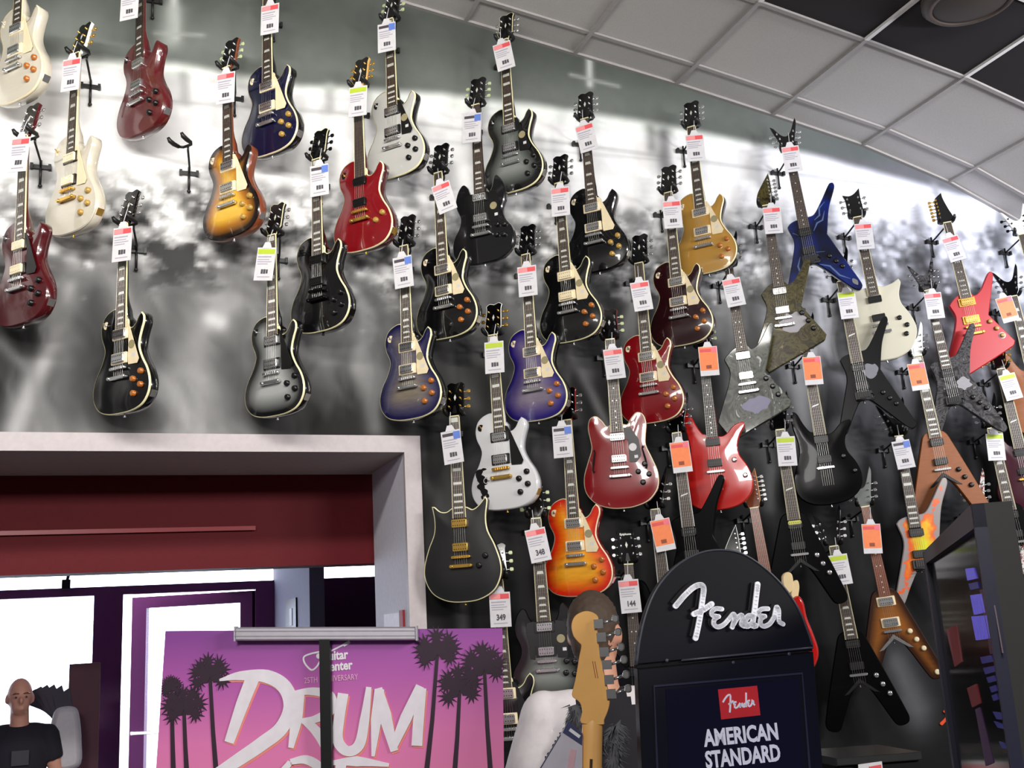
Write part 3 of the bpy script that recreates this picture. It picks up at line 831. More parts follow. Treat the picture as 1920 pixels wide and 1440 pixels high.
def rrect(w, h, r, cx=0, cz=0, n=3):
    p = []
    for sx, sz, a0 in ((1, 1, 0), (-1, 1, 90), (-1, -1, 180), (1, -1, 270)):
        for k in range(n + 1):
            a = R_(a0 + 90 * k / n); p.append(((cx + sx * (w / 2 - r) + r * math.cos(a)) * cm, (cz + sz * (h / 2 - r) + r * math.sin(a)) * cm))
    return p


def poles_mb():
    m = MB()
    for i in range(6):
        for dz in (-.9, .9): m.lathe([(.0024, 0), (.0024, .0009)], ((-2.6 + 1.04 * i) * cm, -.0163, dz * cm), (0, -1, 0), 6)
    return m


def knob_mb(): return MB().lathe([(.0135, 0), (.0132, .003), (.0118, .0125), (.009, .0145), (.006, .015)], (0, 0, 0), (0, -1, 0), 16)


def bridge_mb():
    m = MB().prism(rrect(8.6, 1.3, .5), -.0185, -.011, .0015)
    for i in range(6): m.box(((-2.6 + 1.04 * i) * cm, -.0195, 0), (.007, .003, .011))
    for s in (-1, 1): m.lathe([(.006, 0), (.006, .012)], (s * 3.8 * cm, -.002, 0), (0, -1, 0), 10)
    return m


def tail_mb():
    m = MB().prism(rrect(9.4, 1.7, .8), -.019, -.009, .003)
    for s in (-1, 1): m.lathe([(.0085, 0), (.0085, .018), (.006, .0215)], (s * 4.4 * cm, -.002, 0), (0, -1, 0), 12)
    return m


def floyd_mb():
    m = MB().prism(rrect(9, 4.6, .5), -.014, -.004, .002)
    for i in range(6): m.box(((-2.6 + 1.04 * i) * cm, -.017, .3 * cm), (.0085, .007, .03))
    m.tube([(-3.9 * cm, -.018, -2.2 * cm), (3.9 * cm, -.018, -2.2 * cm)], .0045, 6)
    m.tube([(4 * cm, -.016, .4 * cm), (5 * cm, -.03, -1 * cm), (4.2 * cm, -.034, -3 * cm), (-4 * cm, -.034, -3.3 * cm)], .003, 6)
    return m


def tuner_mb(side):
    m = MB().lathe([(.0048, 0), (.0048, .003), (.003, .004), (.003, .012)], (0, -.002, 0), (0, -1, 0), 8)
    m.tube([(side * .004, .012, 0), (side * .026, .012, 0)], .0028, 6)
    m.box((side * .004, .012, 0), (.014, .010, .012)); return m


def button_mb(side):
    return MB().prism([(side * .026, -.004), (side * .031, -.0085), (side * .042, -.0075), (side * .044, 0), (side * .042, .0075), (side * .031, .0085), (side * .026, .004)][::side], .008, .016, .001)


GUARD = {'lp': [(3.0, -43.4), (4.4, -43.8), (5.6, -46), (11.2, -60.2), (10.2, -62), (5.2, -61.8), (4.9, -60.6), (4.9, -49.9), (3.9, -49.9), (3.9, -45.8), (3.0, -45.6)],
         'es': [(3.0, -44), (6.5, -44), (10, -50), (10.4, -58), (8, -61), (4.9, -60.6), (4.9, -49.9), (3.9, -49.9)],
         'sg': [(-4.9, -45.5), (-7.6, -46), (-8.4, -50), (-7.2, -55), (-7.2, -61.5), (-5, -62), (-4.9, -60), (4.9, -60), (5, -61.6), (9.4, -62), (9.8, -56), (9.8, -49.6), (8.4, -46), (4.9, -45.5), (4.9, -47)]}
KNOBS = {'lp': [(12.2, -65.6), (8.4, -68.4), (12.4, -71.2), (8.6, -74.4)], 'es': [(11.8, -62), (8.6, -65.4), (13.4, -67), (10.4, -70.6)], 'sg': [(8.6, -63.4), (12.2, -64), (8, -68.4), (11.8, -69)],
         'dc': [(11, -63), (8, -67)], 'solo': [(10.4, -60.5), (13.5, -65), (12.2, -69.8)], 'prs': [(9.4, -58), (13.8, -66)], 'ml': [(9.8, -63.5), (12.6, -67), (15.2, -70.4)],
         'vee': [(8.2, -64), (10.4, -68.4), (12.8, -73)], 'exp': [(9.4, -61.5), (12, -66), (14, -70.5)], 'strat': [(8, -63), (10.5, -67), (12.5, -71)]}


def hang_rot(phi, roll=0.): return Matrix.Rotation(-R_(phi), 4, 'Z') @ Matrix.Rotation(R_(roll), 4, 'Y')


GM = []; GB = {}
NUTY = -.20


def guitar(label, nut, kind='lp', fin=None, back=None, hw=CHROME, knob=AMBER, guard=None, sticker=False, inlay='trap', board=ROSE, bind=IVORY, fbind=IVORY, head='gib', headm=BLACK,
           pup=None, ring=CREAM, button=None, phi=50., roll=0., floyd=False, headside=None, knobs=None, logo=None, nobody=False, decal=None, short='', hangm=True, Y=NUTY, sc=1., headbind=None, neckm=None, jack=True, group='guitars hung in rows on the mural wall'):
    P = at(*nut, Y)
    M = Matrix.Translation(P) @ hang_rot(phi, roll)
    g = thing('electric_guitar', label, 'guitar', M @ Matrix.Scale(sc, 4), group)
    back = back or fin; pup = pup or hw
    neckm = neckm or back
    cv = lambda x, z: -carve_at(kind, x * cm, z * cm)
    if not nobody:
        obj('body', cached(('body', kind), lambda: body_mb(kind)), back, g)
        obj('top', top_mesh(kind), fin, g)
        if bind: obj('binding', cached(('binding', kind), lambda: bind_mb(kind)), bind, g)
        sh = -1.2 if kind in ('exp', 'vee', 'ml') else 0
        for z in (-48.2, -58.6):
            if z > -50 and floyd == 'one': continue
            y = min(cv(0, z), -.001)
            pk = obj('pickup', cached(('pickup',), humb_mb), pup, g, (0, y, z * cm))
            if ring: obj('pickup_ring', cached(('pickup_ring',), lambda: MB().prism(rrect(9, 4.7, .4), -.007, .005, .001)), ring, pk)
            obj('pole_pieces', cached(('pole_pieces',), poles_mb), BLKMET if pup in (CHROME, GOLD, BLKK) else CHROME, pk)
        if floyd:
            obj('tremolo_bridge', cached(('tremolo_bridge',), floyd_mb), mat('black_tremolo', (14, 14, 15), .4) if floyd != 'chrome' else CHROME, g, (0, 0, -63.6 * cm)); zt = -65
        else:
            obj('bridge', cached(('bridge',), bridge_mb), hw, g, (0, cv(0, -63), -62.9 * cm))
            zt = -66.8
            if kind not in ('vee', 'prs'): obj('tailpiece', cached(('tailpiece',), tail_mb), hw, g, (0, cv(0, -67), -66.8 * cm))
            elif kind == 'prs': zt = -72
        for x, z in (knobs if knobs is not None else KNOBS[kind]):
            obj('knob', cached(('knob',), knob_mb), knob, g, (x * cm, cv(x, z) - .0005, z * cm))
        if kind == 'lp':
            y = cv(-9.4, -43)
            sw = obj('toggle_switch', cached(('toggle_switch',), lambda: MB().lathe([(.0055, 0), (.0055, .004), (.002, .005), (.0024, .018), (.003, .020)], (0, 0, 0), (.2, -1, .3), 10)), hw, g, (-9.4 * cm, y, -42.8 * cm))
            obj('switch_ring', cached(('switch_ring',), lambda: MB().lathe([(.0165, 0), (.0165, .0015), (.0155, .002)], (0, .0008, 0), (0, -1, 0), 20)), (CREAM if guard is CREAM else BLKK), sw)
        if guard:
            gp = GUARD.get(kind)
            if gp:
                yy = -.0115 if kind == 'lp' else (-.0105 if kind == 'es' else -.0025)
                gd = obj('pickguard', cached(('pickguard', kind), lambda: MB().prism([(x * cm, z * cm) for x, z in gp], yy, yy + .002, .0005, False)), guard, g)
                if sticker:
                    obj('round_sticker', cached(('round_sticker',), lambda: MB().lathe([(.0185, 0), (.0185, .0006)], (0, 0, 0), (0, -1, 0), 20)), STICK if sticker is True else sticker, gd, (6.9 * cm, yy - .0002, -53.6 * cm))
                    obj('care_label', cached(('care_label',), lambda: MB().box((0, 0, 0), (.017, .0006, .014))), PAPER, gd, (8.2 * cm, yy - .0003, -58.2 * cm))
        if jack and kind == 'lp':
            a, b = Vector((15.0, -74.9)), None
            obj('jack_plate', cached(('jack_plate',), lambda: MB().box((0, 0, 0), (.003, .03, .03), Matrix.Rotation(R_(32), 4, 'Y'))), hw, g, (15.95 * cm, .026, -74.9 * cm))
        obj('strap_button', cached(('strap_button',), lambda: MB().lathe([(.006, 0), (.004, .004), (.004, .008), (.007, .011), (.004, .013)], (0, 0, 0), (0, 0, -1), 10)), hw, g, (0, .022, min(p[1] for p in ST[kind] if abs(p[0]) < .02)))
        if kind == 'es':
            for s in (-1, 1):
                obj('f_hole', cached(('f_hole', s), lambda: MB().strip([(s * .118, -.535), (s * .113, -.545), (s * .118, -.57), (s * .124, -.60), (s * .129, -.63), (s * .122, -.642)], [.012, .006, .008, .009, .006, .012], -.0108, -.0085)), MATTE, g)
        if kind == 'vee':
            obj('arrow_tailpiece', cached(('arrow_tailpiece',), lambda: MB().prism([(0, -.645), (.085, -.72), (.06, -.715), (0, -.668), (-.06, -.715), (-.085, -.72)], -.006, .001, .001, False)), decal or CHROME, g)
        obj('strings', cached(('strings', zt), lambda: string_mb(-62.8, zt)), STEEL, g)
    obj('neck', cached(('neck',), neck_mb), neckm, g)
    fb = obj('fretboard', cached(('fretboard',), board_mb), board, g)
    obj('frets', cached(('frets',), frets_mb), FRET, fb)
    if inlay: obj('inlays', cached(('inlays', inlay), lambda: inlay_mb(inlay)), PEARL, fb)
    if fbind: obj('fretboard_binding', cached(('fretboard_binding',), bbind_mb), fbind, fb)
    obj('nut', cached(('nut',), lambda: MB().box((0, -.009, 0), (.043, .010, .005))), IVORY, g)
    # headstock
    hs = obj('headstock', cached(('headstock', head), lambda: MB().prism(smooth_outline(HEAD[head], 4), -.007, .008, .0012)), headside or headm, g, (0, 0, .001), (-R_(14), 0, 0))
    if headside or headbind or head == 'dean':
        obj('headstock_veneer', cached(('headstock_veneer', head), lambda: MB().prism(offset(smooth_outline(HEAD[head], 4), -.002 if headbind is None else -.003), -.0079, -.006)), headm, hs)
    if headbind: obj('headstock_binding', cached(('headstock_binding', head), lambda: MB().prism(offset(smooth_outline(HEAD[head], 4), .0005), -.0073, -.003)), headbind, hs)
    tb = button or hw
    if head in ('gib', 'dean', 'sch'):
        spots = [(s, s * x * cm, z * cm) for s in (-1, 1) for x, z in ({'gib': [(2.7, 4.6), (2.6, 8.4), (2.5, 12.2)], 'dean': [(3, 4.6), (3.4, 8.2), (4.4, 11.8)], 'sch': [(2.8, 4.6), (2.8, 8.4), (2.9, 12.2)]}[head])]
    else:
        sd = -1 if head == 'ibz' else 1
        spots = [(sd, {'ibz': -2.7 + .14 * i, 'jac': 2.6}[head] * cm, (3.6 + 2.4 * i) * cm) for i in range(6)]
    for s, x, z in spots:
        tn = obj('tuner', cached(('tuner', s), lambda: tuner_mb(s)), hw, hs, (x, -.006, z))
        obj('tuner_button', cached(('tuner_button', s), lambda: button_mb(s)), tb, tn)
    if head == 'gib':
        obj('headstock_inlay', cached(('headstock_inlay',), lambda: MB().prism([(0, .074), (.006, .09), (0, .106), (-.006, .09)], -.0085, -.0078, 0, False)), PEARL, hs)
        obj('truss_cover', cached(('truss_cover',), lambda: MB().prism([(-.011, .012), (.011, .012), (.004, .05), (-.004, .05)], -.0088, -.0068, 0, False)), BLKK, hs)
    if logo:
        obj('headstock_logo', cached(('headstock_logo',), lambda: LogoMB()), WHITEB, hs, (0, -.0085, .142))
    GM.append((M, short, P, hangm, phi)); GB[short] = g
    return g


class LogoMB:
    def mesh(self, name): return text_mesh('Epiphone', .0145, .0003)


fin = finish
solid = lambda n, c, **k: finish(n, [(0, c), (1, c)], **k)
F_BLACK = solid('finish_black', (5, 5, 6))
F_WHITEN = solid('finish_pale_white', (200, 193, 176), wood=.05)
F_WHITE = solid('finish_white', (212, 212, 214))
F_CREAMW = solid('finish_antique_white', (188, 187, 182))
F_WINE = solid('finish_wine_red', (72, 9, 16), wood=.25)
F_DWINE = solid('finish_dark_wine', (38, 6, 11), wood=.2)
F_WORN = solid('finish_worn_cherry', (84, 16, 20), wood=.3, rough=.3)
F_RED = solid('finish_trans_red', (122, 8, 18), wood=.2)
F_BLUE = solid('finish_deep_blue', (10, 12, 46), wood=.35)
F_GOLDT = solid('finish_gold_top', (176, 132, 58))
F_TOB = finish('finish_tobacco_burst', [(0, (14, 8, 7)), (.12, (24, 12, 8)), (.38, (165, 105, 28)), (.62, (222, 172, 56)), (1, (232, 188, 74))], wood=.08)
F_SILV = finish('finish_silver_burst', [(0, (12, 12, 13)), (.14, (18, 18, 19)), (.45, (128, 130, 128)), (.7, (168, 170, 168)), (1, (172, 174, 172))])
F_SILV2 = finish('finish_dim_silver_burst', [(0, (10, 10, 10)), (.2, (16, 16, 15)), (.5, (92, 96, 92)), (.8, (130, 134, 130)), (1, (130, 134, 130))])
F_BGREY = finish('finish_blue_grey_burst', [(0, (16, 14, 50)), (.10, (24, 22, 66)), (.32, (72, 68, 90)), (.7, (120, 110, 100)), (1, (126, 116, 100))], wood=.28)
F_PURP = finish('finish_purple_burst', [(0, (20, 12, 78)), (.12, (32, 20, 104)), (.35, (82, 68, 118)), (.7, (120, 110, 126)), (1, (122, 112, 128))], wood=.2)
F_CHER = finish('finish_cherry_burst', [(0, (196, 28, 12)), (.12, (210, 42, 14)), (.35, (228, 112, 18)), (.6, (232, 158, 34)), (1, (234, 168, 46))], wood=.2)
F_ESRED = solid('finish_es_cherry', (122, 10, 16), wood=.1)
F_ORED = solid('finish_bright_red', (184, 24, 18))
F_RED2 = solid('finish_crimson', (176, 12, 24), wood=.06, rough=.4, coat=.3)
F_IVORY = solid('finish_ivory', (206, 202, 182))
F_NAT = solid('finish_natural_amber', (138, 74, 18), wood=.3, rough=.45, coat=.2)
F_VBUR = finish('finish_brown_burst', [(0, (34, 16, 9)), (.12, (60, 30, 12)), (.4, (140, 84, 32)), (1, (156, 98, 40))], wood=.25)
F_MATBLK = solid('finish_matte_black', (15, 15, 16), rough=.4, coat=.3)
F_DULL = solid('finish_dull_black', (5, 5, 6), rough=.25, coat=.04); F_DULL.node_tree.nodes['Principled BSDF'].inputs['Specular IOR Level'].default_value = .12
F_SGBLK = solid('finish_sg_black', (20, 20, 22), rough=.2)
A_BLUE = artwork('art_blue_lightning', [(4, 6, 16), (8, 16, 54), (12, 28, 92), (14, 34, 104), (36, 62, 130)], 4., 1.2)
A_SKULL = artwork('art_olive_skulls', [(22, 16, 9), (52, 45, 20), (80, 73, 36), (34, 25, 12), (122, 112, 82)], 11., 3)
A_CHROME = artwork('art_grey_green', [(12, 13, 10), (40, 43, 34), (78, 82, 72), (26, 28, 34), (170, 174, 162)], 8., 3.5)
A_SILVML = artwork('art_silver_scroll', [(20, 19, 19), (48, 46, 46), (88, 86, 88), (34, 33, 33), (128, 126, 128)], 13., 3)
A_BLKML = artwork('art_black_grey', [(6, 6, 7), (8, 8, 9), (9, 9, 10), (10, 10, 11), (20, 20, 22)], 5., 2)
F_FIRE = finish('finish_fire', [(0, (150, 142, 140)), (.14, (150, 140, 138)), (.17, (226, 96, 50)), (.3, (232, 120, 40)), (.42, (236, 176, 30)), (.6, (216, 214, 40)), (1, (206, 220, 50))], warp=.05)
A_FLAME = artwork('art_fire', [(150, 142, 138), (232, 96, 40), (238, 190, 30), (214, 214, 40), (226, 84, 52), (150, 146, 142)], 10., 1.5)
A_RW = artwork('art_red_white', [(190, 40, 40), (230, 230, 225), (60, 20, 20), (220, 60, 50)], 30., 2)

LPB = dict(kind='lp')
L = guitar
# ---- first diagonal from the left
L('pale white single-cut guitar cropped by the left edge at the top', (45, -132), fin=F_WHITEN, guard=CREAM, knob=AMBER, ring=CREAM, short='pale white guitar at the top left edge', bind=CREAM)
L('white single-cut guitar with gold hardware and cream pickguard at far left', (146, 102), fin=F_WHITEN, headside=WHITEB, hw=GOLD, knob=GOLDK, guard=CREAM, bind=None, inlay='trap', pup=CREAM, ring=BLKK, fbind=IVORY, short='white gold-hardware guitar', phi=52, roll=1)
L('wine red single-cut guitar with black pickguard at the left edge', (48, 257), fin=F_WINE, knob=BLKK, guard=BLKK, pup=CREAM, ring=BLKK, bind=None, headside=F_WINE, short='wine red guitar at the left edge', phi=50, roll=-1)
L('worn cherry single-cut guitar without pickguard, neck cut by the top edge', (268, -62), fin=F_WORN, knob=BLKK, ring=None, bind=None, fbind=None, short='worn cherry guitar', phi=56)
L('black single-cut guitar with amber knobs hanging above the white opening trim', (235, 421), fin=F_BLACK, guard=CREAM, sticker=True, knob=AMBER, short='black guitar over the opening trim')
L('tobacco sunburst single-cut guitar with cream pickguard', (427, 128), fin=F_TOB, back=MAHOG, guard=CREAM, knob=GOLDK, ring=CREAM, bind=None, fbind=None, headside=MAHOG, button=KEYST, short='tobacco sunburst guitar', roll=-1.5)
L('deep blue single-cut guitar with gold knobs, cut by the top edge', (503, -14), fin=F_BLUE, back=F_BLACK, guard=CREAM, knob=GOLDK, ring=CREAM, bind=CREAM, short='deep blue guitar')
L('silverburst single-cut guitar with black pickguard beside the lower left row', (512, 442), fin=F_SILV, back=F_BLACK, guard=BLKK, knob=BLKK, ring=BLKK, inlay='block', short='silverburst guitar in the lower row', headbind=IVORY)
L('all-black single-cut guitar with black hardware and cream edge binding', (595, 300), fin=F_BLACK, hw=BLKMET, knob=BLKK, pup=BLKK, ring=BLKK, inlay='block', headbind=IVORY, short='all-black guitar with black hardware')
L('glossy red single-cut guitar with gold bridge and bare fretboard', (673, 163), fin=F_RED, back=F_WINE, hw=GOLD, knob=GOLDK, pup=BLKK, ring=None, inlay=None, headside=MAPLE, short='glossy red guitar with gold bridge', knobs=[(12, -66), (8.6, -69)])
L('white single-cut guitar with black sides and black pickguard under the ceiling', (732, 38), fin=F_CREAMW, back=F_BLACK, guard=BLKK, knob=BLKK, ring=BLKK, inlay='block', sticker=True, button=KEYST, short='white black-sided guitar')
L('black single-cut guitar with cream rings hanging beside the blue-grey burst', (823, 325), fin=F_BLACK, guard=CREAM, sticker=True, knob=AMBER, short='black guitar beside the blue-grey burst', roll=-.5)
L('blue-grey burst single-cut guitar above the corner of the opening', (759, 462), fin=F_BGREY, back=F_BLACK, guard=CREAM, sticker=True, knob=AMBER, short='blue-grey burst guitar')
L('satin black double-horned guitar with round gold sticker', (893, 198), kind='sg', fin=F_SGBLK, guard=BLKK, sticker=True, knob=BLKK, ring=BLKK, bind=None, fbind=None, short='black double-horned guitar', phi=46, button=KEYST, roll=.5)
L('silverburst single-cut guitar hanging highest, head against the ceiling', (947, 76), fin=F_SILV2, back=F_BLACK, guard=BLKK, sticker=True, knob=BLKK, ring=BLKK, inlay='block', headbind=IVORY, short='silverburst guitar under the ceiling')
L('purple burst single-cut guitar with amber knobs', (987, 478), fin=F_PURP, back=F_BLACK, guard=CREAM, sticker=True, knob=AMBER, short='purple burst guitar')
L('black single-cut guitar with cream and black split pickups', (1049, 344), fin=F_BLACK, guard=CREAM, sticker=True, knob=AMBER, pup=CREAM, short='black guitar with cream pickups', roll=-.5)
L('black single-cut guitar with gold knobs and plain rear edge, high in the middle', (1097, 224), fin=F_BLACK, guard=CREAM, knob=GOLDK, bind=None, fbind=None, short='black guitar with gold knobs', roll=-.5, phi=48)
L('wine cherry single-cut guitar with cream pickguard above the red twin-horned guitar', (1199, 494), fin=F_RED, back=F_WINE, guard=CREAM, sticker=True, knob=AMBER, short='wine cherry guitar')
L('very dark wine single-cut guitar below the gold one', (1254, 362), fin=F_DWINE, guard=CREAM, sticker=True, knob=AMBER, short='dark wine guitar')
L('gold top single-cut guitar with dark back', (1297, 239), fin=F_GOLDT, back=F_BLACK, guard=CREAM, sticker=True, knob=AMBER, short='gold top guitar', roll=-.5)
L('plain white single-cut guitar with gold hardware and black decal', (925, 629), fin=F_WHITE, hw=GOLD, guard=BLKK, knob=BLKK, ring=BLKK, pup=CHROME, bind=None, inlay='block', headbind=WHITEB, short='plain white guitar with black decal', phi=46, roll=-1)
L('black double-cut guitar with gold pickups and cream edge', (853, 781), kind='dc', fin=F_MATBLK, hw=GOLD, knob=BLKK, ring=None, inlay='block', short='black double-cut guitar with gold pickups', phi=36, roll=-.3)
L('orange cherry sunburst single-cut guitar above the man\'s head', (1064, 788), fin=F_CHER, back=F_ESRED, guard=CREAM, sticker=True, knob=AMBER, bind=CREAM, headside=F_ESRED, short='cherry sunburst guitar', phi=44)
L('cherry red semi-hollow guitar with f-holes and black pickguard', (1144, 637), kind='es', fin=F_ESRED, guard=BLKK, sticker=PAPER, knob=BLKK, ring=None, inlay='dot', bind=CREAM, headside=F_ESRED, button=KEYST, short='cherry semi-hollow guitar', phi=34)
L('bright red guitar with swept horns and two black pickups', (1318, 652), kind='prs', fin=F_ORED, knob=CHROME, pup=BLKK, ring=None, inlay='dot', bind=None, fbind=None, board=EBONY, headside=F_ORED, short='bright red swept-horn guitar', phi=38, roll=-.5, button=KEYST)
# ---- angular guitars on the right
S28 = dict(phi=34., fbind=None)
L('grey-green graphic angular guitar crossing the olive skull one', (1366, 500), kind='exp', fin=A_CHROME, back=F_BLACK, knob=BLKK, ring=None, bind=None, inlay='dot', head='dean', short='grey-green graphic guitar', roll=-3, phi=34, fbind=None, jack=False)
L('olive skull graphic angular guitar with a dark point', (1437, 386), kind='exp', fin=A_SKULL, back=F_BLACK, knob=BLKK, ring=None, bind=None, inlay='dot', head='jac', headm=A_SKULL, short='olive graphic guitar', roll=-2, **S28)
L('blue lightning star-shaped guitar with long wing', (1479, 283), kind='ml', fin=A_BLUE, back=F_BLACK, knob=BLKK, pup=BLKK, ring=None, bind=None, inlay='dot', head='dean', floyd=True, short='blue star-shaped guitar', roll=-4, **S28)
L('ivory guitar with two short horns and black pickups', (1607, 408), kind='solo', fin=F_IVORY, back=F_IVORY, knob=BLKK, pup=BLKK, ring=None, bind=None, inlay='multi', head='sch', short='ivory short-horned guitar', roll=-4, phi=34)
L('black and grey star-shaped guitar below the ivory one', (1577, 528), kind='ml', fin=A_BLKML, back=F_BLACK, knob=BLKK, pup=BLKK, ring=None, bind=None, inlay='single', head='dean', headbind=None, floyd=True, short='black and grey star-shaped guitar', roll=-3.5, phi=34)
L('crimson angular guitar with gold pickups at the upper right', (1775, 418), kind='exp', fin=F_RED2, back=F_RED2, hw=GOLD, knob=GOLDK, ring=GOLD, bind=None, inlay='multi', head='ibz', short='crimson angular guitar', roll=-5, phi=30)
L('silver scroll-print star-shaped guitar overlapping the crimson one', (1740, 545), kind='ml', fin=A_SILVML, back=F_BLACK, knob=BLKK, pup=BLKK, ring=None, bind=None, inlay='block', head='dean', headm=A_SILVML, floyd=True, short='silver print star-shaped guitar', roll=-4.5, phi=34, fbind=None)
L('guitar with white headstock cut off by the right edge', (1916, 440), kind='ml', fin=F_WHITE, knob=BLKK, pup=BLKK, ring=None, bind=None, head='dean', headm=WHITEB, hw=BLKMET, short='white-headed guitar at the right edge', roll=-6, phi=34)
L('orange guitar with black winged headstock at the right edge', (1899, 556), kind='prs', fin=F_NAT, knob=BLKK, pup=BLKK, ring=None, bind=None, head='dean', short='orange guitar at the right edge', roll=-4, phi=34)
L('black double-cut guitar under the orange tag', (1511, 655), kind='prs', fin=F_DULL, knob=BLKK, pup=BLKK, ring=None, bind=None, inlay='single', head='dean', short='black double-cut guitar', roll=-2.5, phi=34)
L('amber natural arrow-shaped guitar with black pickups', (1720, 668), kind='vee', fin=F_NAT, knob=BLKK, pup=BLKK, ring=None, bind=None, inlay='block', head='dean', headm=WHITEB, decal=BLKK, short='amber arrow-shaped guitar', roll=-4, phi=30, neckm=F_NAT)
L('plum guitar with gold bridge at the right edge', (1876, 692), kind='prs', fin=solid('finish_plum', (60, 12, 30)), hw=GOLD, knob=GOLDK, pup=BLKK, ring=None, bind=None, inlay='single', head='dean', button=GOLD, short='plum guitar at the right edge', roll=-4, phi=34)
L('black winged-head guitar hidden behind the cabinet', (1858, 803), kind='vee', fin=F_DULL, knob=BLKK, pup=BLKK, ring=None, bind=None, inlay='trap', head='dean', short='black guitar behind the cabinet', roll=-4, phi=34)
L('fire graphic star-shaped guitar beside the cabinet', (1684, 818), kind='ml', fin=F_FIRE, back=F_BLACK, knob=BLKK, pup=BLKK, ring=None, bind=None, inlay='block', head='dean', floyd=True, short='fire graphic guitar', roll=-2.5, phi=26, sc=1.06, fbind=None)
L('brown sunburst arrow-shaped guitar with white knobs', (1622, 950), kind='vee', fin=F_VBUR, knob=CREAM, pup=CHROME, ring=CREAM, bind=None, inlay='dot', head='dean', headm=mat('head_silver', (120, 124, 120), .3), short='brown sunburst arrow guitar', roll=-5, phi=34, fbind=None, board=MAHOG)
L('black guitar with lime neck-end pickup behind the sign', (1462, 806), kind='vee', fin=F_DULL, knob=CHROME, pup=BLKK, ring=None, bind=None, inlay='single', head='dean', decal=BLKK, short='black guitar with lime pickup', roll=-2.5, phi=30)
L('black star-shaped guitar rising behind the sign, bound neck', (1269, 812), kind='ml', fin=F_DULL, knob=BLKK, pup=BLKK, ring=None, bind=None, inlay='single', head='dean', fbind=WHITEB, short='black star-shaped guitar behind the sign', roll=-2, phi=40)
L('dark guitar with white neck binding left of the sign', (1229, 955), kind='prs', fin=F_DULL, knob=BLKK, pup=BLKK, ring=None, bind=None, inlay=None, head='dean', fbind=WHITEB, short='dark white-bound guitar left of the sign', roll=-2, phi=40)
L('black guitar with Epiphone lettering above the 144 tag', (1178, 1058), kind='sg', fin=F_BLACK, knob=BLKK, pup=BLKK, ring=None, bind=None, inlay='dot', fbind=None, logo=True, short='black lettered guitar right of the man', phi=20)
L('black guitar with green tuner keys behind the pink poster', (934, 1088), fin=F_BLACK, knob=BLKK, guard=BLKK, logo=True, inlay='trap', button=KEYST, headbind=None, short='black guitar behind the pink poster', phi=26, roll=-1)
L('silverburst double-horned guitar behind the man\'s shoulder', (1005, 972), kind='sg', fin=F_SILV2, back=F_BLACK, guard=BLKK, sticker=True, knob=BLKK, ring=BLKK, bind=None, inlay='trap', button=KEYST, short='silverburst double-horned guitar', phi=24, roll=-1)
L('maple-edged headstock guitar just above the sign', (1414, 952), kind='strat', fin=F_WINE, knob=CREAM, pup=CREAM, ring=None, bind=None, inlay=None, head='jac', headm=MAHOG, headside=MAPLE, short='maple-edged guitar above the sign', roll=-4, phi=34, fbind=None, board=MAHOG)
L('guitar with black white-edged pointed headstock behind the arched sign', (1378, 1062), kind='exp', fin=F_DULL, knob=BLKK, pup=BLKK, ring=None, bind=None, inlay=None, head='jac', headbind=WHITEB, short='pointed-head guitar behind the sign', roll=-4, phi=34)
L('black arrow-shaped guitar in the dark below the lime tag', (1563, 1024), kind='vee', fin=F_DULL, knob=CHROME, pup=BLKK, ring=None, bind=None, inlay='trap', head='dean', decal=BLKK, short='black arrow guitar in the dark', roll=-4, phi=34)
L('guitar with red and white printed headstock behind the cabinet', (1836, 950), kind='ml', fin=A_RW, back=F_BLACK, knob=BLKK, pup=BLKK, ring=None, bind=None, inlay='dot', head='dean', headm=A_RW, short='red and white printed guitar behind the cabinet', roll=-4, phi=34)
# black decal on the plain white guitar (irregular print)
gw = GB['plain white guitar with black decal']
m = MB()
for i, (x, z, w_, h_) in enumerate([(-11.4, -63.5, 3.2, 3.6), (-10.6, -66.4, 3.4, 3.4), (-8.4, -67.6, 2.6, 3), (-10.8, -69.6, 3.2, 3.4), (-9.4, -72.4, 3.4, 3), (-12.6, -64.4, 1.6, 3), (-9.2, -62, 2.4, 1), (-8, -74.2, 1.4, 1.8), (-10.8, -74.6, 1.2, 1.8)]):
    r = random.Random(i); n = 11; w_ *= 1.25; h_ *= 1.2
    pts = [((x + w_ / 2 * (.7 + .5 * r.random()) * math.cos(2 * math.pi * k / n)) * cm, (z + h_ / 2 * (.7 + .5 * r.random()) * math.sin(2 * math.pi * k / n)) * cm) for k in range(n)]
    yy = -carve_at('lp', x * cm, z * cm) - .0022
    m.prism(pts, yy, yy + .0016, 0, False)
obj('decal', m, BLKK, gw)
obj('decal_ring', MB().strip([((-8.2 + 1.1 * math.cos(a)) * cm, (-67.4 + 1.2 * math.sin(a)) * cm) for a in np.linspace(0, 6.283, 14)], .0022, -.0128, -.0095), PAPER, gw)
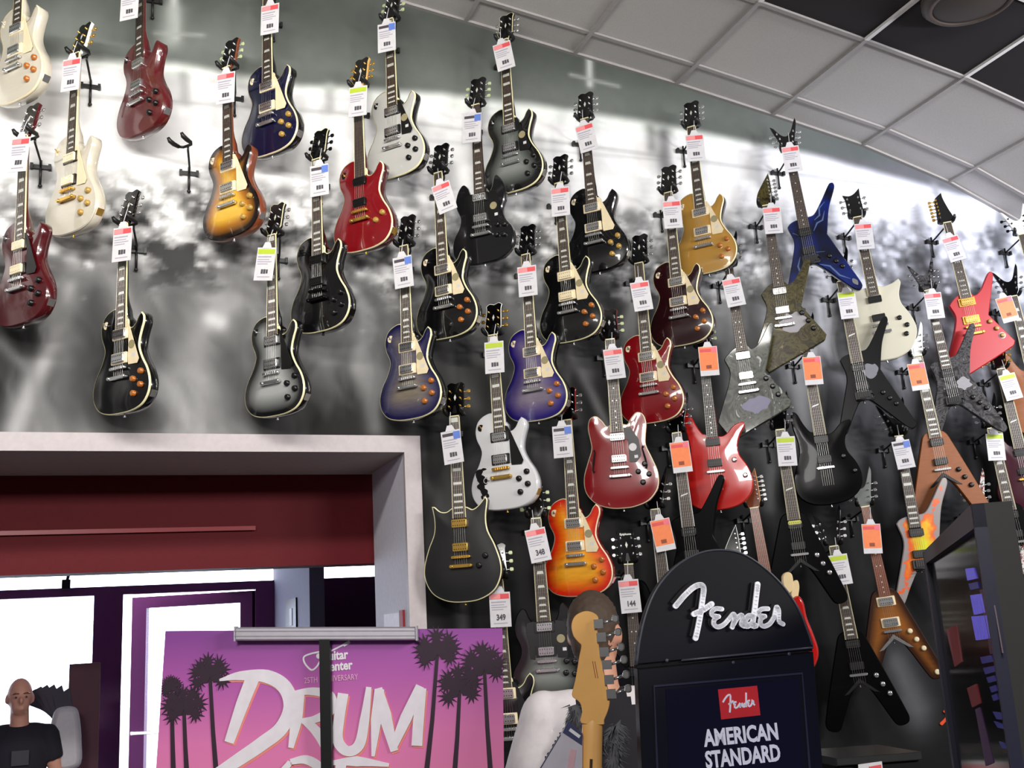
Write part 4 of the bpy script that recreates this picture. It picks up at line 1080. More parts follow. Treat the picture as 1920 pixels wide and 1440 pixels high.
# pale printed patch on three of the graphic guitars
for key, cx, cz, w_, h_, mt in [('olive graphic guitar', 4.5, -66, 13, 11, mat('print_bone', (150, 146, 150), .4)), ('black and grey star-shaped guitar', 6, -51, 8, 8, mat('print_grey', (120, 120, 128), .4)),
                                ('grey-green graphic guitar', 3, -74, 14, 8, mat('print_violet', (96, 92, 122), .35)), ('silver print star-shaped guitar', 7, -55, 8, 7, mat('print_pale', (150, 148, 152), .4))]:
    r = random.Random(len(key)); n = 15
    pts = smooth_outline([(cx + w_ / 2 * (.75 + .4 * r.random()) * math.cos(2 * math.pi * k / n), cz + h_ / 2 * (.75 + .4 * r.random()) * math.sin(2 * math.pi * k / n)) for k in range(n)], 3)
    obj('printed_patch', MB().prism(pts, -.0016, .001, 0, False), mt, GB[key])
for x, z in ((8.6, -57), (10.6, -60)): obj('printed_eye', MB().lathe([(.011, 0), (.011, .0008)], (x * cm, -.0015, z * cm), (0, -1, 0), 12), BLKK, GB['olive graphic guitar'])
g_ = GB['blue star-shaped guitar']
for q, pts in enumerate([[(6, -42), (9, -40), (9.5, -36), (13, -33)], [(4.5, -48), (7, -44), (10, -43), (12, -38)], [(-6.4, -47), (-3.6, -49)], [(-5, -61), (-7, -66), (-6, -72), (-9, -77)], [(4, -67), (9, -69), (13, -75), (18, -78)], [(3, -60), (8, -60.5)]]):
    obj('lightning_print', MB().strip([(x * cm, z * cm) for x, z in pts], [.003] + [.009] * (len(pts) - 2) + [.002], -.0012, 0), mat('print_lightning', (74, 98, 146), .3, coat=.8), g_)
obj('wing_emblem', MB().prism(smooth_outline([(19, -78), (21.2, -79.6), (21, -82), (18.8, -80.4)], 3), -.0014, 0, 0, False), CHROME, g_)
obj('volume_ring', MB().lathe([(.019, 0), (.019, .001), (.011, .0012)], (14 * cm, -.0006, -70.5 * cm), (0, -1, 0), 20), PAPER, GB['crimson angular guitar'])
obj('wing_knob', MB().lathe([(.014, 0), (.013, .006), (.008, .008)], (16.6 * cm, -.0006, -85 * cm), (0, -1, 0), 16), CREAM, GB['brown sunburst arrow guitar'])
obj('neck_pickup', MB().prism(rrect(6.8, 2.0, .9), -.018, .002, .002), mat('lime_plastic', (190, 190, 90), .35), GB['black guitar with lime pickup'], (0, 0, -47.2 * cm))

# ------------------------------------------------------------------ hangers


def hanger(P, phi, label):
    mt = Vector((P.x + .05, 0, P.z - .045))
    t = thing('guitar_hanger', label, 'guitar hanger', Matrix.Translation(mt), 'black hangers on the mural wall')
    Mi = Matrix.Translation(-mt) @ Matrix.Translation(P) @ hang_rot(phi)
    obj('mount_bar', cached(('mount_bar',), lambda: MB().box((0, -.008, 0), (.085, .012, .018)).box((-.036, -.014, 0), (.012, .02, .024)).box((.036, -.014, 0), (.012, .02, .024))), HANG, t)
    obj('mount_pin', cached(('mount_pin',), lambda: MB().tube([(0, -.012, .03), (0, -.012, -.085)], .0055, 8).ball((0, -.012, -.088), .009, 8, 6)), HANG, t)
    b = Mi @ Vector((0, .045, .012))
    obj('arm', MB().tube([(0, -.01, 0), (0, -.045, .012), b + Vector((0, 0, -.02)), b], .0048, 8), HANG, t)
    yk = []
    for s in (-1, 1):
        yk.append([Mi @ Vector((x * s, y, z)) for x, y, z in ((0, .042, .012), (.024, .04, .012), (.036, .026, .012), (.039, 0, .015), (.040, -.022, .022))])
    obj('yoke', MB().tube(yk[0][::-1] + yk[1][1:], .0065, 8), HANG, t)
    for k in yk: obj('yoke_pad', MB().tube([k[2], k[3], k[4], k[4] + (k[4] - k[3]) * .5 + Vector((0, 0, .01))], [.009, .0105, .0105, .006], 8), HANG, t)


for M_, short, P, hm, phi in GM:
    if hm: hanger(P, phi, 'black wall hanger holding the ' + short)
hanger(at(338, 272, NUTY), 50, 'empty black wall hanger on the white part of the mural')

# ------------------------------------------------------------------ price tags
TW, TH = .092, .148


def price_tag(px, py, style, short, roll=0., phi=40., price=None, Y=-.262, sleeve=False, sc=1.):
    P = at(px, py, Y)
    colr = {'red': 'red-headed white', 'orange': 'orange', 'lime': 'lime-headed white', 'blue': 'blue-cornered white'}[style]
    t = thing('price_tag', f'{colr} price tag on the {short}', 'price tag', Matrix.Translation(P) @ hang_rot(phi, roll) @ Matrix.Scale(sc, 4), 'price tags on the guitars')
    obj('card', cached(('card',), lambda: MB().box((0, 0, 0), (TW, .0016, TH))), PAPER, t)
    obj('hanging_tab', cached(('hanging_tab',), lambda: MB().prism([(-.024, TH / 2 - .004), (.024, TH / 2 - .004), (.012, TH / 2 + .024), (-.012, TH / 2 + .024)], -.0022, -.0004, 0, False)), PAPER, t)
    if style == 'orange':
        obj('orange_field', cached(('orange_field',), lambda: MB().box((0, -.001, .012), (TW * .94, .0012, TH * .80))), TORANGE, t)
        obj('header', cached(('header', 'o'), lambda: MB().box((-.012, -.0018, TH / 2 - .02), (TW * .6, .001, .016))), TRED, t)
        obj('patch', cached(('patch', 'o'), lambda: MB().box((.03, -.0018, TH / 2 - .018), (.024, .001, .026))), mat('tag_pink_patch', (226, 110, 130), .55), t)
        obj('price_print', cached(('price_print', 'o'), lambda: MB().box((-.002, -.0018, -.030), (.026, .001, .018))), mat('tag_brown_print', (140, 66, 40), .6), t)
    else:
        hm_ = {'red': TRED, 'lime': TLIME, 'blue': TDARK}[style]
        obj('header', cached(('header', style), lambda: MB().box((0 if style != 'blue' else -.014, -.001, TH / 2 - .018), (TW * .9 if style != 'blue' else TW * .55, .0012, .022 if style != 'blue' else .014))), hm_, t)
        if style == 'blue': obj('patch', cached(('patch', 'b'), lambda: MB().box((.028, -.0012, TH / 2 - .024), (.032, .0012, .034))), TBLUE, t)
        if style == 'red': obj('header_tint', cached(('patch', 'r'), lambda: MB().box((-.02, -.0013, TH / 2 - .018), (.045, .0012, .02))), mat('tag_pale_red', (232, 140, 142), .55), t)
        obj('small_print', cached(('small_print',), lambda: MB().box((-.006, -.001, .032), (.066, .0008, .006)).box((-.01, -.001, .020), (.058, .0008, .004)).box((-.004, -.001, .010), (.07, .0008, .004)).box((-.012, -.001, 0), (.05, .0008, .004)).box((0, -.001, -.058), (.06, .0008, .004))), GREYPRINT, t)
        if price: obj('price_print', text_mesh(price, .034, .0012, .0004, sx=.8), DARKPRINT, t, (.002, -.0014, -.034))
        else: obj('price_print', cached(('price_print',), lambda: MB().box((-.010, -.0012, -.034), (.010, .001, .020)).box((.002, -.0012, -.034), (.010, .001, .020)).box((.014, -.0012, -.034), (.009, .001, .018))), DARKPRINT, t)
    obj('tie', cached(('tie',), lambda: MB().tube([(0, -.001, TH / 2 + .016), (.004, .004, TH / 2 + .05), (.008, .012, TH / 2 + .085)], .0016, 5)), PAPER, t)
    if sleeve: obj('clear_sleeve', cached(('clear_sleeve',), lambda: MB().box((0, -.0005, 0), (TW + .014, .008, TH + .012))), SLEEVE, t)


for args in [
    (133, 140, 'red', 'white gold-hardware guitar', 3), (36, 290, 'red', 'wine red guitar at the left edge', 6), (243, 8, 'red', 'worn cherry guitar', 2), (423, 165, 'red', 'tobacco sunburst guitar', 2),
    (506, 36, 'red', 'deep blue guitar', 2), (229, 458, 'red', 'black guitar over the opening trim', 2), (497, 495, 'lime', 'silverburst guitar in the lower row', 9), (599, 338, 'blue', 'all-black guitar with black hardware', 0),
    (671, 190, 'lime', 'glossy red guitar with gold bridge', 3), (725, 70, 'blue', 'white black-sided guitar', 1), (833, 370, 'red', 'black guitar beside the blue-grey burst', -14), (756, 510, 'blue', 'blue-grey burst guitar', -3),
    (885, 240, 'blue', 'black double-horned guitar', 4), (945, 105, 'red', 'silverburst guitar under the ceiling', -8), (989, 527, 'red', 'purple burst guitar', 0), (1051, 378, 'red', 'black guitar with cream pickups', 2),
    (1100, 258, 'red', 'black guitar with gold knobs', -8), (1203, 555, 'red', 'wine cherry guitar', -5), (1261, 402, 'red', 'dark wine guitar', 0), (1304, 277, 'red', 'gold top guitar', 0),
    (927, 670, 'lime', 'plain white guitar with black decal', 1), (848, 838, 'blue', 'black double-cut guitar with gold pickups', -5), (1055, 828, 'blue', 'cherry sunburst guitar', 0), (1152, 682, 'red', 'cherry semi-hollow guitar', -3),
    (1329, 677, 'orange', 'bright red swept-horn guitar', 0), (1376, 548, 'red', 'grey-green graphic guitar', -7), (1449, 413, 'red', 'olive graphic guitar', 0), (1485, 298, 'red', 'blue star-shaped guitar', -3),
    (1590, 572, 'lime', 'black and grey star-shaped guitar', -2), (1621, 443, 'red', 'ivory short-horned guitar', 0), (1752, 573, 'red', 'silver print star-shaped guitar', -1), (1789, 466, 'red', 'crimson angular guitar', -12),
    (1889, 580, 'orange', 'orange guitar at the right edge', -10), (1524, 695, 'orange', 'black double-cut guitar', 0), (1722, 706, 'orange', 'amber arrow-shaped guitar', -4), (1895, 725, 'lime', 'plum guitar at the right edge', -10),
    (1867, 838, 'lime', 'black guitar behind the cabinet', 2), (1694, 852, 'blue', 'fire graphic guitar', -6), (1635, 1010, 'orange', 'brown sunburst arrow guitar', 2), (1475, 846, 'lime', 'black guitar with lime pickup', 1),
    (1277, 857, 'orange', 'black star-shaped guitar behind the sign', -3), (1243, 1003, 'orange', 'dark white-bound guitar left of the sign', -8), (1181, 1118, 'red', 'black lettered guitar right of the man', -2, 30., '144'),
    (938, 1143, 'red', 'black guitar behind the pink poster', 0, 30., '349'), (1009, 1022, 'red', 'silverburst double-horned guitar', -9, 20., '348'), (1576, 1068, 'lime', 'black arrow guitar in the dark', -5)]:
    px, py, stl, short, rl = args[:5]
    ph = args[5] if len(args) > 5 else (38. if px < 1150 else 26.)
    price_tag(px, py, stl, short, rl, ph, args[6] if len(args) > 6 else None, sleeve=px in (1621, 1789, 1152, 1752, 885, 1694))

# ------------------------------------------------------------------ foreground: traced flat things get a real plane


class Plane:
    """upright plane facing the aisle; pixel traces become positions on it"""
    def __init__(s, px, py, d, yaw):
        s.o = atd(px, py, d); s.u = Vector((math.cos(yaw), -math.sin(yaw), 0)); s.v = Vector((0, 0, 1)); s.n = s.v.cross(s.u)
        s.M = basis(s.o, s.u, s.n, s.v)

    def __call__(s, px, py):
        r = Vector(ray(px, py)); c = Vector(CAM); t = (s.o - c).dot(s.n) / r.dot(s.n); p = c + r * t - s.o
        return (p.dot(s.u), p.dot(s.v))

    def many(s, pts): return [s(*p[:2]) for p in pts]


def srt(pl, pts, sub=4):
    q = [(a * 100, b * 100) + tuple(p[2:]) for p, (a, b) in zip(pts, pl.many(pts))]
    return smooth_outline(q, sub)


# pink event poster on its stand
pl = Plane(620, 1300, 2.2, YAW)
PINKM = bpy.data.materials.new('poster_print'); PINKM.use_nodes = True
nt = PINKM.node_tree; b = nt.nodes['Principled BSDF']; tc = nt.nodes.new('ShaderNodeTexCoord'); sp = nt.nodes.new('ShaderNodeSeparateXYZ'); mr = nt.nodes.new('ShaderNodeMapRange'); cr = nt.nodes.new('ShaderNodeValToRGB')
nt.links.new(tc.outputs['Object'], sp.inputs[0]); nt.links.new(sp.outputs['Z'], mr.inputs['Value'])
mr.inputs['From Min'].default_value = -.26; mr.inputs['From Max'].default_value = .13
e = cr.color_ramp.elements; e[0].color = (*lin((238, 132, 170)), 1); e[1].color = (*lin((136, 62, 150)), 1); q = e.new(.45); q.color = (*lin((226, 122, 180)), 1); q = e.new(.75); q.color = (*lin((182, 88, 172)), 1)
nt.links.new(mr.outputs[0], cr.inputs[0]); nt.links.new(cr.outputs[0], b.inputs['Base Color']); b.inputs['Roughness'].default_value = .5
tl, tr_ = pl(310, 1183), pl(942, 1178); bl, br = pl(275, 1700), pl(948, 1700)
po = thing('event_poster', 'pink and purple palm tree poster with brush lettering', 'poster', pl.M)
obj('board', MB().prism([bl, br, tr_, tl], 0, .006, 0, False), PINKM, po)
PW = mat('poster_white', (236, 230, 236), .5); PD = mat('poster_palm', (44, 18, 40), .6); PSH = mat('poster_coral', (240, 140, 130), .5)


def pstroke(name, pts, wpx, mt, y=-.0006, par=po):
    k = 2.2 / FPX
    ww = [w_ * k for w_ in wpx] if isinstance(wpx, list) else wpx * k
    q, w2 = smooth_path(pl.many(pts), ww)
    return obj(name, MB().strip(q, w2, y, y + .0012), mt, par)


LET = {'letter_d': [([(474, 1272), (455, 1320), (430, 1392)], [26, 24, 18]), ([(412, 1275), (450, 1267), (500, 1268), (534, 1288), (545, 1325), (528, 1365), (492, 1394), (448, 1424), (405, 1452)], [4, 16, 24, 26, 26, 26, 26, 24, 20])],
       'letter_r': [([(562, 1298), (556, 1350), (546, 1402)], [20, 22, 10]), ([(548, 1300), (585, 1296), (618, 1304), (622, 1330), (592, 1348), (566, 1352)], [8, 14, 18, 18, 14, 10]), ([(572, 1350), (596, 1374), (616, 1410)], [14, 18, 16])],
       'letter_u': [([(644, 1300), (636, 1350), (634, 1388), (652, 1408), (674, 1396), (684, 1350), (692, 1288)], [20, 20, 20, 18, 20, 18, 10])],
       'letter_m': [([(712, 1292), (706, 1350), (700, 1418)], [18, 20, 6]), ([(710, 1290), (722, 1340), (740, 1408)], [14, 24, 14]), ([(738, 1400), (762, 1345), (788, 1286)], [14, 22, 16]), ([(792, 1290), (786, 1340), (782, 1398)], [16, 20, 20])],
       'letter_o': [([(545, 1428), (575, 1424), (600, 1440), (606, 1470), (580, 1500), (545, 1490), (530, 1455), (545, 1428)], [10, 16, 18, 18, 16, 18, 16, 10])],
       'letter_f': [([(622, 1430), (670, 1427), (730, 1434)], [8, 18, 6]), ([(640, 1432), (634, 1520)], [20, 16]), ([(630, 1470), (680, 1470)], [12, 10])]}
qi = 0
for nm, ss in LET.items():
    for pts, wd in ss:
        qi += 1; pstroke(nm + '_shade', [(x + 2.5, y + 4) for x, y in pts], wd, PSH, -.0007 - .00005 * qi); pstroke(nm, pts, wd, PW, -.0022 - .00022 * qi)
# store logo and line of small print
lg = pl(606, 1236)
pstroke('logo_guitar', [(600, 1222), (582, 1226), (570, 1232), (572, 1244), (584, 1256), (594, 1250), (602, 1238), (620, 1224)], 3.2, PW, -.0012)
obj('logo_hole', MB().lathe([(.0055, 0), (.0055, .001)], (pl(598, 1230)[0], -.0004, pl(598, 1230)[1]), (0, -1, 0), 14), PW, po)
pstroke('logo_neck', [(618, 1222), (650, 1206)], 3, PW, -.0012); pstroke('logo_head', [(644, 1210), (656, 1203)], 6, PW, -.0013)
q = pl(638, 1229); obj('logo_text', text_mesh('Guitar', .026, .0008, .0004, sx=.82), PW, po, (q[0] - .012, -.0012, q[1]), (0, R_(-2), 0))
q = pl(640, 1249); obj('logo_text', text_mesh('Center', .026, .0008, .0004, sx=.82), PW, po, (q[0] - .008, -.0012, q[1]), (0, R_(-2), 0))
q = pl(621, 1273); obj('anniversary_text', text_mesh('25TH ANNIVERSARY', .0165, .0001, .0004, sx=.74), mat('poster_pale_print', (226, 168, 204), .5), po, (q[0], -.0012, q[1]), (0, R_(-1), 0))


def palm(cx, cy, r, base, nm):
    pt = obj(nm, MB().strip(pl.many([(cx, cy + 4), ((cx + base[0]) / 2 + .1 * (cx - base[0]), (cy + base[1]) / 2), base]), [.007, .0085, .011], -.0014, -.0002), PD, po)
    rd = random.Random(int(cx)); m = MB(); c = pl(cx, cy); k = 2.2 / FPX
    for i, ad in enumerate((95, 50, 140, 10, 172, -32, 214)):
        a = R_(ad) + rd.uniform(-.12, .12)
        L_ = r * k * (rd.uniform(.9, 1.08) if ad in (92, 48, 138, 14, 168) else rd.uniform(.72, .85))
        hx, hz = c[0] + math.cos(a) * L_ * .62, c[1] + math.sin(a) * L_ * .62
        pts = [(c[0] - math.sin(a) * .003, c[1] + math.cos(a) * .003)]
        for j in range(19):                     # fan leaf with ragged fingers
            b_ = a + R_(140 - 280 * j / 18); q = L_ * ((.46 if j % 2 == 0 else .17) + .08 * rd.random()) * (1.0 if 3 < j < 15 else .8)
            pts.append((hx + math.cos(b_) * q, hz + math.sin(b_) * q))
        pts.append((c[0] + math.sin(a) * .003, c[1] - math.cos(a) * .003))
        m.prism(pts[::-1], -.0016 - .0002 * i, -.0004, 0, False)
    obj('palm_crown', m, PD, pt)


palm(820, 1222, 53, (796, 1480), 'palm'); palm(862, 1288, 55, (850, 1480), 'palm'); palm(908, 1248, 53, (922, 1480), 'palm')
palm(345, 1324, 51, (352, 1480), 'palm'); palm(394, 1264, 49, (408, 1480), 'palm'); palm(322, 1288, 26, (326, 1480), 'palm')
sm = pl.M.copy()
st = thing('poster_stand', 'black pole stand with silver clamp rail holding the pink poster', 'sign stand', Matrix.Translation((pl.o.x, pl.o.y, 0)) @ sm.to_3x3().to_4x4())
dz = pl.o.z
a, c = pl(446, 1188), pl(783, 1187)
rail = MB().prism([(a[0], a[1] + dz - .014), (c[0], c[1] + dz - .014), (c[0], c[1] + dz + .013), (a[0], a[1] + dz + .013)], -.026, -.002, .003, False)
rl_ = obj('clamp_rail', rail, mat('rail_silver', (196, 192, 200), .35, .6), st)
for k_ in (-.006, .004): obj('groove', MB().prism([(a[0], a[1] + dz + k_), (c[0], c[1] + dz + k_), (c[0], c[1] + dz + k_ + .002), (a[0], a[1] + dz + k_ + .002)], -.027, -.025, 0, False), mat('rail_groove', (150, 146, 156), .4, .5), rl_)
for xx, ww in ((a[0], 1), (c[0], 1)): obj('end_cap', MB().box((xx, -.014, a[1] + dz if xx < 0 else c[1] + dz), (.003, .026, .03)), mat('rail_cap', (180, 178, 186), .5), rl_)
pa = pl(612, 1195)
obj('pole', MB().b2((pa[0] - .011, -.024, .02), (pa[0] + .011, -.006, pa[1] + dz)), SATIN, st)
obj('base', MB().b2((pa[0] - .17, -.2, 0), (pa[0] + .17, .15, .02)), SATIN, st)

# arched sign
pl2 = Plane(1350, 1240, 2.0, YAW - .2)
SIGNM = mat('sign_black', (10, 11, 15), .5, spec=.25); SIGNE = mat('sign_edge', (64, 66, 72), .35)
LETW = mat('sign_letter_white', (246, 247, 250), .5)
sg_ = thing('arched_sign', 'black arched display sign with raised white script lettering', 'sign', pl2.M)
arch = [(1190, 1246, 1), (1196, 1200), (1208, 1150), (1228, 1104), (1262, 1064), (1302, 1040), (1342, 1032), (1384, 1038), (1424, 1062), (1462, 1098), (1492, 1142), (1510, 1186), (1519, 1214, 1)]
obj('arch_panel', MB().prism(srt(pl2, arch), -.012, .012, .002), SIGNM, sg_)
rimp = [pl2(*p[:2]) for p in arch]
obj('arch_rim', MB().tube([(x, -.012, z) for x, z in [(q[0], q[1]) for q in srt(pl2, arch) if True] if z > pl2(1190, 1244)[1] - .002], .0022, 6), SIGNE, sg_)
low = [(1192, 1254, 1), (1520, 1222, 1), (1538, 1440, 1), (1556, 1720, 1), (1216, 1760, 1), (1200, 1440, 1)]
lp_ = obj('lower_panel', MB().prism(srt(pl2, low, 1), -.012, .014, .002, False), SIGNM, sg_)
obj('hinge_gap', MB().prism(srt(pl2, [(1192, 1247, 1), (1519, 1215, 1), (1520, 1221, 1), (1192, 1253, 1)], 1), -.008, .010, 0, False), MATTE, sg_)
obj('inner_frame', MB().strip(pl2.many([(1240, 1720), (1228, 1440), (1222, 1286), (1498, 1262), (1512, 1440), (1524, 1720)]), .004, -.0145, -.011), mat('sign_frame_line', (42, 43, 50), .35), lp_)
obj('insert', MB().prism(srt(pl2, [(1244, 1292, 1), (1490, 1272, 1), (1516, 1700, 1), (1262, 1720, 1)], 1), -.0128, -.0118, 0, False), mat('sign_insert', (12, 11, 18), .3, spec=.3), lp_)
for q in ((1246, 1238), (1474, 1226), (1370, 1242)):
    a = pl2(*q); obj('screw', MB().lathe([(.0035, 0), (.0035, .002), (.001, .0028)], (a[0], -.012, a[1]), (0, -1, 0), 10), SIGNE, sg_)
SCR = {'f': [[(345, 400), (372, 368), (400, 335), (450, 288), (488, 268), (515, 270), (524, 295), (518, 345), (505, 440), (490, 525), (472, 605)], [(462, 452), (520, 425), (575, 388)]],
       'e': [[(640, 420), (600, 418), (576, 436), (580, 460), (620, 468)], [(612, 470), (592, 486), (588, 516), (612, 534), (650, 520), (690, 478)]],
       'n': [[(690, 478), (712, 452), (722, 466), (716, 500), (706, 536)], [(712, 520), (738, 478), (764, 458), (772, 478), (764, 516), (782, 530)]],
       'd': [[(868, 262), (860, 330), (848, 430), (836, 520), (856, 526)], [(842, 472), (812, 464), (788, 496), (796, 528), (836, 512)]],
       'e2': [[(934, 418), (896, 420), (874, 438), (878, 460), (914, 466)], [(908, 468), (888, 484), (886, 516), (910, 530), (946, 512), (974, 470)]],
       'r': [[(974, 470), (988, 408), (1002, 432), (1004, 496), (1030, 516)]]}
for nm, ss in SCR.items():
    m = MB(); mo = MB()
    for s_ in ss:
        pts = smooth_path([pl2(1160 + x / 3.43, 1020 + y / 3.43) for x, y in s_], 1, 4)[0]
        wd = 2.0 / FPX * 36 / 3.43 * (1 if nm in 'f d' else .82)
        m.strip(pts, wd, -.020, -.012); mo.strip([(x - .0035, z + .002) for x, z in pts], wd * 1.55, -.0165, -.011)
        for p in pts: m.lathe([(wd / 2, 0), (wd / 2, .0081)], (p[0], -.012, p[1]), (0, -1, 0), 10)
    o_ = obj('letter_' + nm[0], m, LETW, sg_); obj('letter_shadow_step', mo, SIGNM, o_)
a = [pl2(*p) for p in ((1341, 1292), (1414, 1285), (1420, 1340), (1347, 1348))]
rs_ = obj('red_logo', MB().prism(a, -.0142, -.0122, 0, False), mat('logo_red', (214, 44, 36), .45), lp_)
for ss in SCR.values():
    for s_ in ss:
        pts = [pl2(1350 + (x - 345) * .0855 + (y - 430) * .01, 1318 - (x - 345) * .009 + (y - 420) * .0975) for x, y in s_]
        obj('small_script', MB().strip(pts, .0032, -.0152, -.014), LETW, rs_)
ang = math.atan2(pl2(1456, 1384)[1] - pl2(1316, 1398)[1], pl2(1456, 1384)[0] - pl2(1316, 1398)[0])
for body, c, wpx in (('AMERICAN', (1385, 1378), 146), ('STANDARD', (1388, 1418), 146)):
    me = text_mesh(body, .040, .0014, .0005, sx=.8); xs = [v.co.x for v in me.vertices]; k = (wpx * 2.0 / FPX) / (max(xs) - min(xs))
    for v in me.vertices: v.co.x *= k
    q = pl2(*c); obj('sign_text', me, LETW, lp_, (q[0], -.0136, q[1]), (0, -ang, 0))
# plinth carrying sign and guitar, below the picture
pb_ = pl2.o
tag(obj('display_plinth', MB().box((pb_.x - .12, pb_.y + .02, .39), (.62, .3, .78)), SATIN), 'black plinth under the arched sign', 'plinth')
obj('sign_post', MB().b2((-.02, .0, .80 - pb_.z), (.02, .014, -.3)), SATIN, sg_)

# guitar seen from behind in front of the sign
pl3 = Plane(1110, 1300, 2.05, YAW + .1)
sx_ = lambda pts: [(800 + p[0] / 3.79, 1060 + p[1] / 3.79) + tuple(p[2:]) for p in pts]
fg = thing('electric_guitar', 'maple-necked guitar seen from behind, headstock left of the sign', 'guitar', pl3.M)
hd = sx_([(1100, 1120), (1106, 1040), (1090, 975), (1052, 945), (1036, 930), (1034, 905), (1046, 860), (1062, 790), (1085, 650), (1100, 570), (1078, 545), (1046, 505), (1030, 445), (1036, 395), (1064, 352), (1128, 325), (1188, 338), (1222, 372), (1212, 420), (1218, 500), (1232, 620), (1256, 740), (1284, 860), (1302, 960), (1290, 1030), (1262, 1100), (1258, 1130)])
hs = obj('headstock', MB().prism(srt(pl3, hd, 3), -.007, .007, .0012), MAPLE, fg)
c0, c1 = pl3(800 + 1180 / 3.79, 1060 + 1040 / 3.79), pl3(800 + 1168 / 3.79, 1445)
dirv = Vector((c1[0] - c0[0], 0, c1[1] - c0[1])).normalized()
m = MB(); rings = []
for tt, hw_, dp in ((0, .0205, .010), (.03, .0208, .016), (.2, .0225, .017), (.42, .026, .020), (.47, .028, .03)):
    c = Vector((c0[0], 0, c0[1])) + dirv * tt; sd = Vector((dirv.z, 0, -dirv.x))
    sd = Vector((1, 0, 0)) if abs(sd.x) < .2 else sd.normalized()
    rings.append([c + Vector((abs(sd.x) * hw_ * math.cos(a), .006 - dp * math.sin(a), sd.z * hw_ * math.cos(a))) for a in np.linspace(math.pi, 0, 11)])
k = 11; fs = []
for i in range(len(rings) - 1):
    for j in range(k): a_ = i * k + j; b_ = i * k + (j + 1) % k; fs.append((a_, b_, b_ + k, a_ + k))
m.add([p for r in rings for p in r], fs, True); obj('neck', m, MAPLE, fg)
obj('skunk_stripe', MB().tube([Vector((c0[0], -.0105, c0[1])) + dirv * .085, Vector((c0[0], -.0112, c0[1])) + dirv * .4], .0028, 6), ROSE, fg)
for q in ((1180, 680), (1196, 682)): 
    a, b_ = pl3(800 + q[0] / 3.79, 1060 + q[1] / 3.79), pl3(800 + (q[0] + 22) / 3.79, 1060 + (q[1] + 120) / 3.79)
    obj('stamp', MB().strip([a, b_], .0012, -.0074, -.0068), MAHOG, hs)
for (x, y) in ((1215, 415), (1235, 510), (1255, 615), (1275, 705), (1290, 810), (1305, 910)):
    a = pl3(800 + x / 3.79, 1060 + y / 3.79)
    tn = obj('tuner', MB().box((.002, -.0115, 0), (.018, .010, .017)).tube([(.008, -.0115, 0), (.030, -.0115, .006)], .0028, 8), CHROME, hs, (a[0], 0, a[1]))
    obj('tuner_button', MB().prism(rrect(1.3, 1.5, .5, 3.5, .8), -.016, -.007, .002), CHROME, tn)
bs = Matrix.Translation(Vector((c0[0], 0, c0[1])) + Vector((0, .004, -.012)))
bo = obj('body', MB().prism([(-x, z) for x, z in ST['strat']][::-1], -.042, .0, .006), F_BLACK, fg, bs.to_translation())
# furry strap and the swing tag hung on it
rd = random.Random(5); m = MB(); FUR = mat('grey_fur', (96, 98, 104), .9, noise=(60, .4))
cl_ = [pl3(x, y) for x, y in ((1074, 1325), (1088, 1370), (1112, 1400), (1142, 1390), (1156, 1360), (1152, 1400), (1146, 1500))]
P3 = [Vector((x, .03, z)) for x, z in cl_]
m.tube(P3, .012, 8)
for i in range(900):
    j = rd.randrange(len(P3) - 1); t_ = rd.random(); p = P3[j].lerp(P3[j + 1], t_); a = rd.uniform(0, 6.283)
    n_ = Vector((math.cos(a), math.sin(a), rd.uniform(-.9, .3))).normalized(); q = p + n_ * rd.uniform(.016, .032) + Vector((0, 0, -.01)); s_ = n_.orthogonal().normalized() * .0022
    m.add([p + n_ * .008 + s_, p + n_ * .008 - s_, q], [(0, 1, 2)])
o_ = tag(obj('guitar_strap', m, FUR), 'grey furry strap hanging behind the maple guitar neck', 'guitar strap'); o_.matrix_world = pl3.M
tg = thing('swing_tag', 'clear sleeved tag with navy top hanging by the maple neck', 'tag', pl3.M)
qd = pl3.many([(1066, 1350), (1093, 1374), (1092, 1500), (1060, 1500), (1000, 1460)])
obj('card', MB().prism(qd, -.014, -.012, 0, False), mat('card_grey', (176, 172, 180), .4, coat=.6), tg)
obj('header', MB().prism(pl3.many([(1066, 1350), (1093, 1374), (1092, 1396), (1056, 1372)]), -.0155, -.0138, 0, False), mat('card_navy', (42, 44, 82), .4), tg)
obj('header_print', MB().strip(pl3.many([(1069, 1366), (1088, 1380)]), .006, -.0162, -.015), PAPER, tg)
obj('edge_line', MB().strip(pl3.many([(1052, 1376), (1004, 1456)]), .0016, -.0155, -.0138), mat('card_navy', (42, 44, 82), .4), tg)
obj('graphic', MB().strip(pl3.many([(1076, 1404), (1070, 1440)]), .012, -.0150, -.0138), mat('card_rose', (190, 150, 156), .5), tg)

# red guitar side-on behind the sign
pl4 = Plane(1500, 1180, 2.45, YAW)
rg_ = thing('electric_guitar', 'red guitar with pale headstock peeping out right of the sign', 'guitar', pl4.M)
obj('body', MB().prism(srt(pl4, [(1470, 1150), (1490, 1118), (1503, 1128), (1510, 1158), (1522, 1188), (1532, 1222), (1524, 1250), (1500, 1272), (1470, 1266)]), -.02, .025, .006), F_ORED, rg_)
PALEM = mat('pale_maple', (232, 208, 160), .35, coat=.5)
hs = obj('headstock', MB().prism(srt(pl4, [(1466, 1082), (1474, 1073), (1484, 1078), (1486, 1100), (1480, 1112), (1470, 1108)]), -.008, .008, .002), PALEM, rg_)
obj('headstock_curl', MB().prism(srt(pl4, [(1484, 1094), (1494, 1088), (1498, 1100), (1496, 1118), (1492, 1150), (1478, 1150), (1482, 1116)]), -.006, .010, .002), PALEM, rg_)
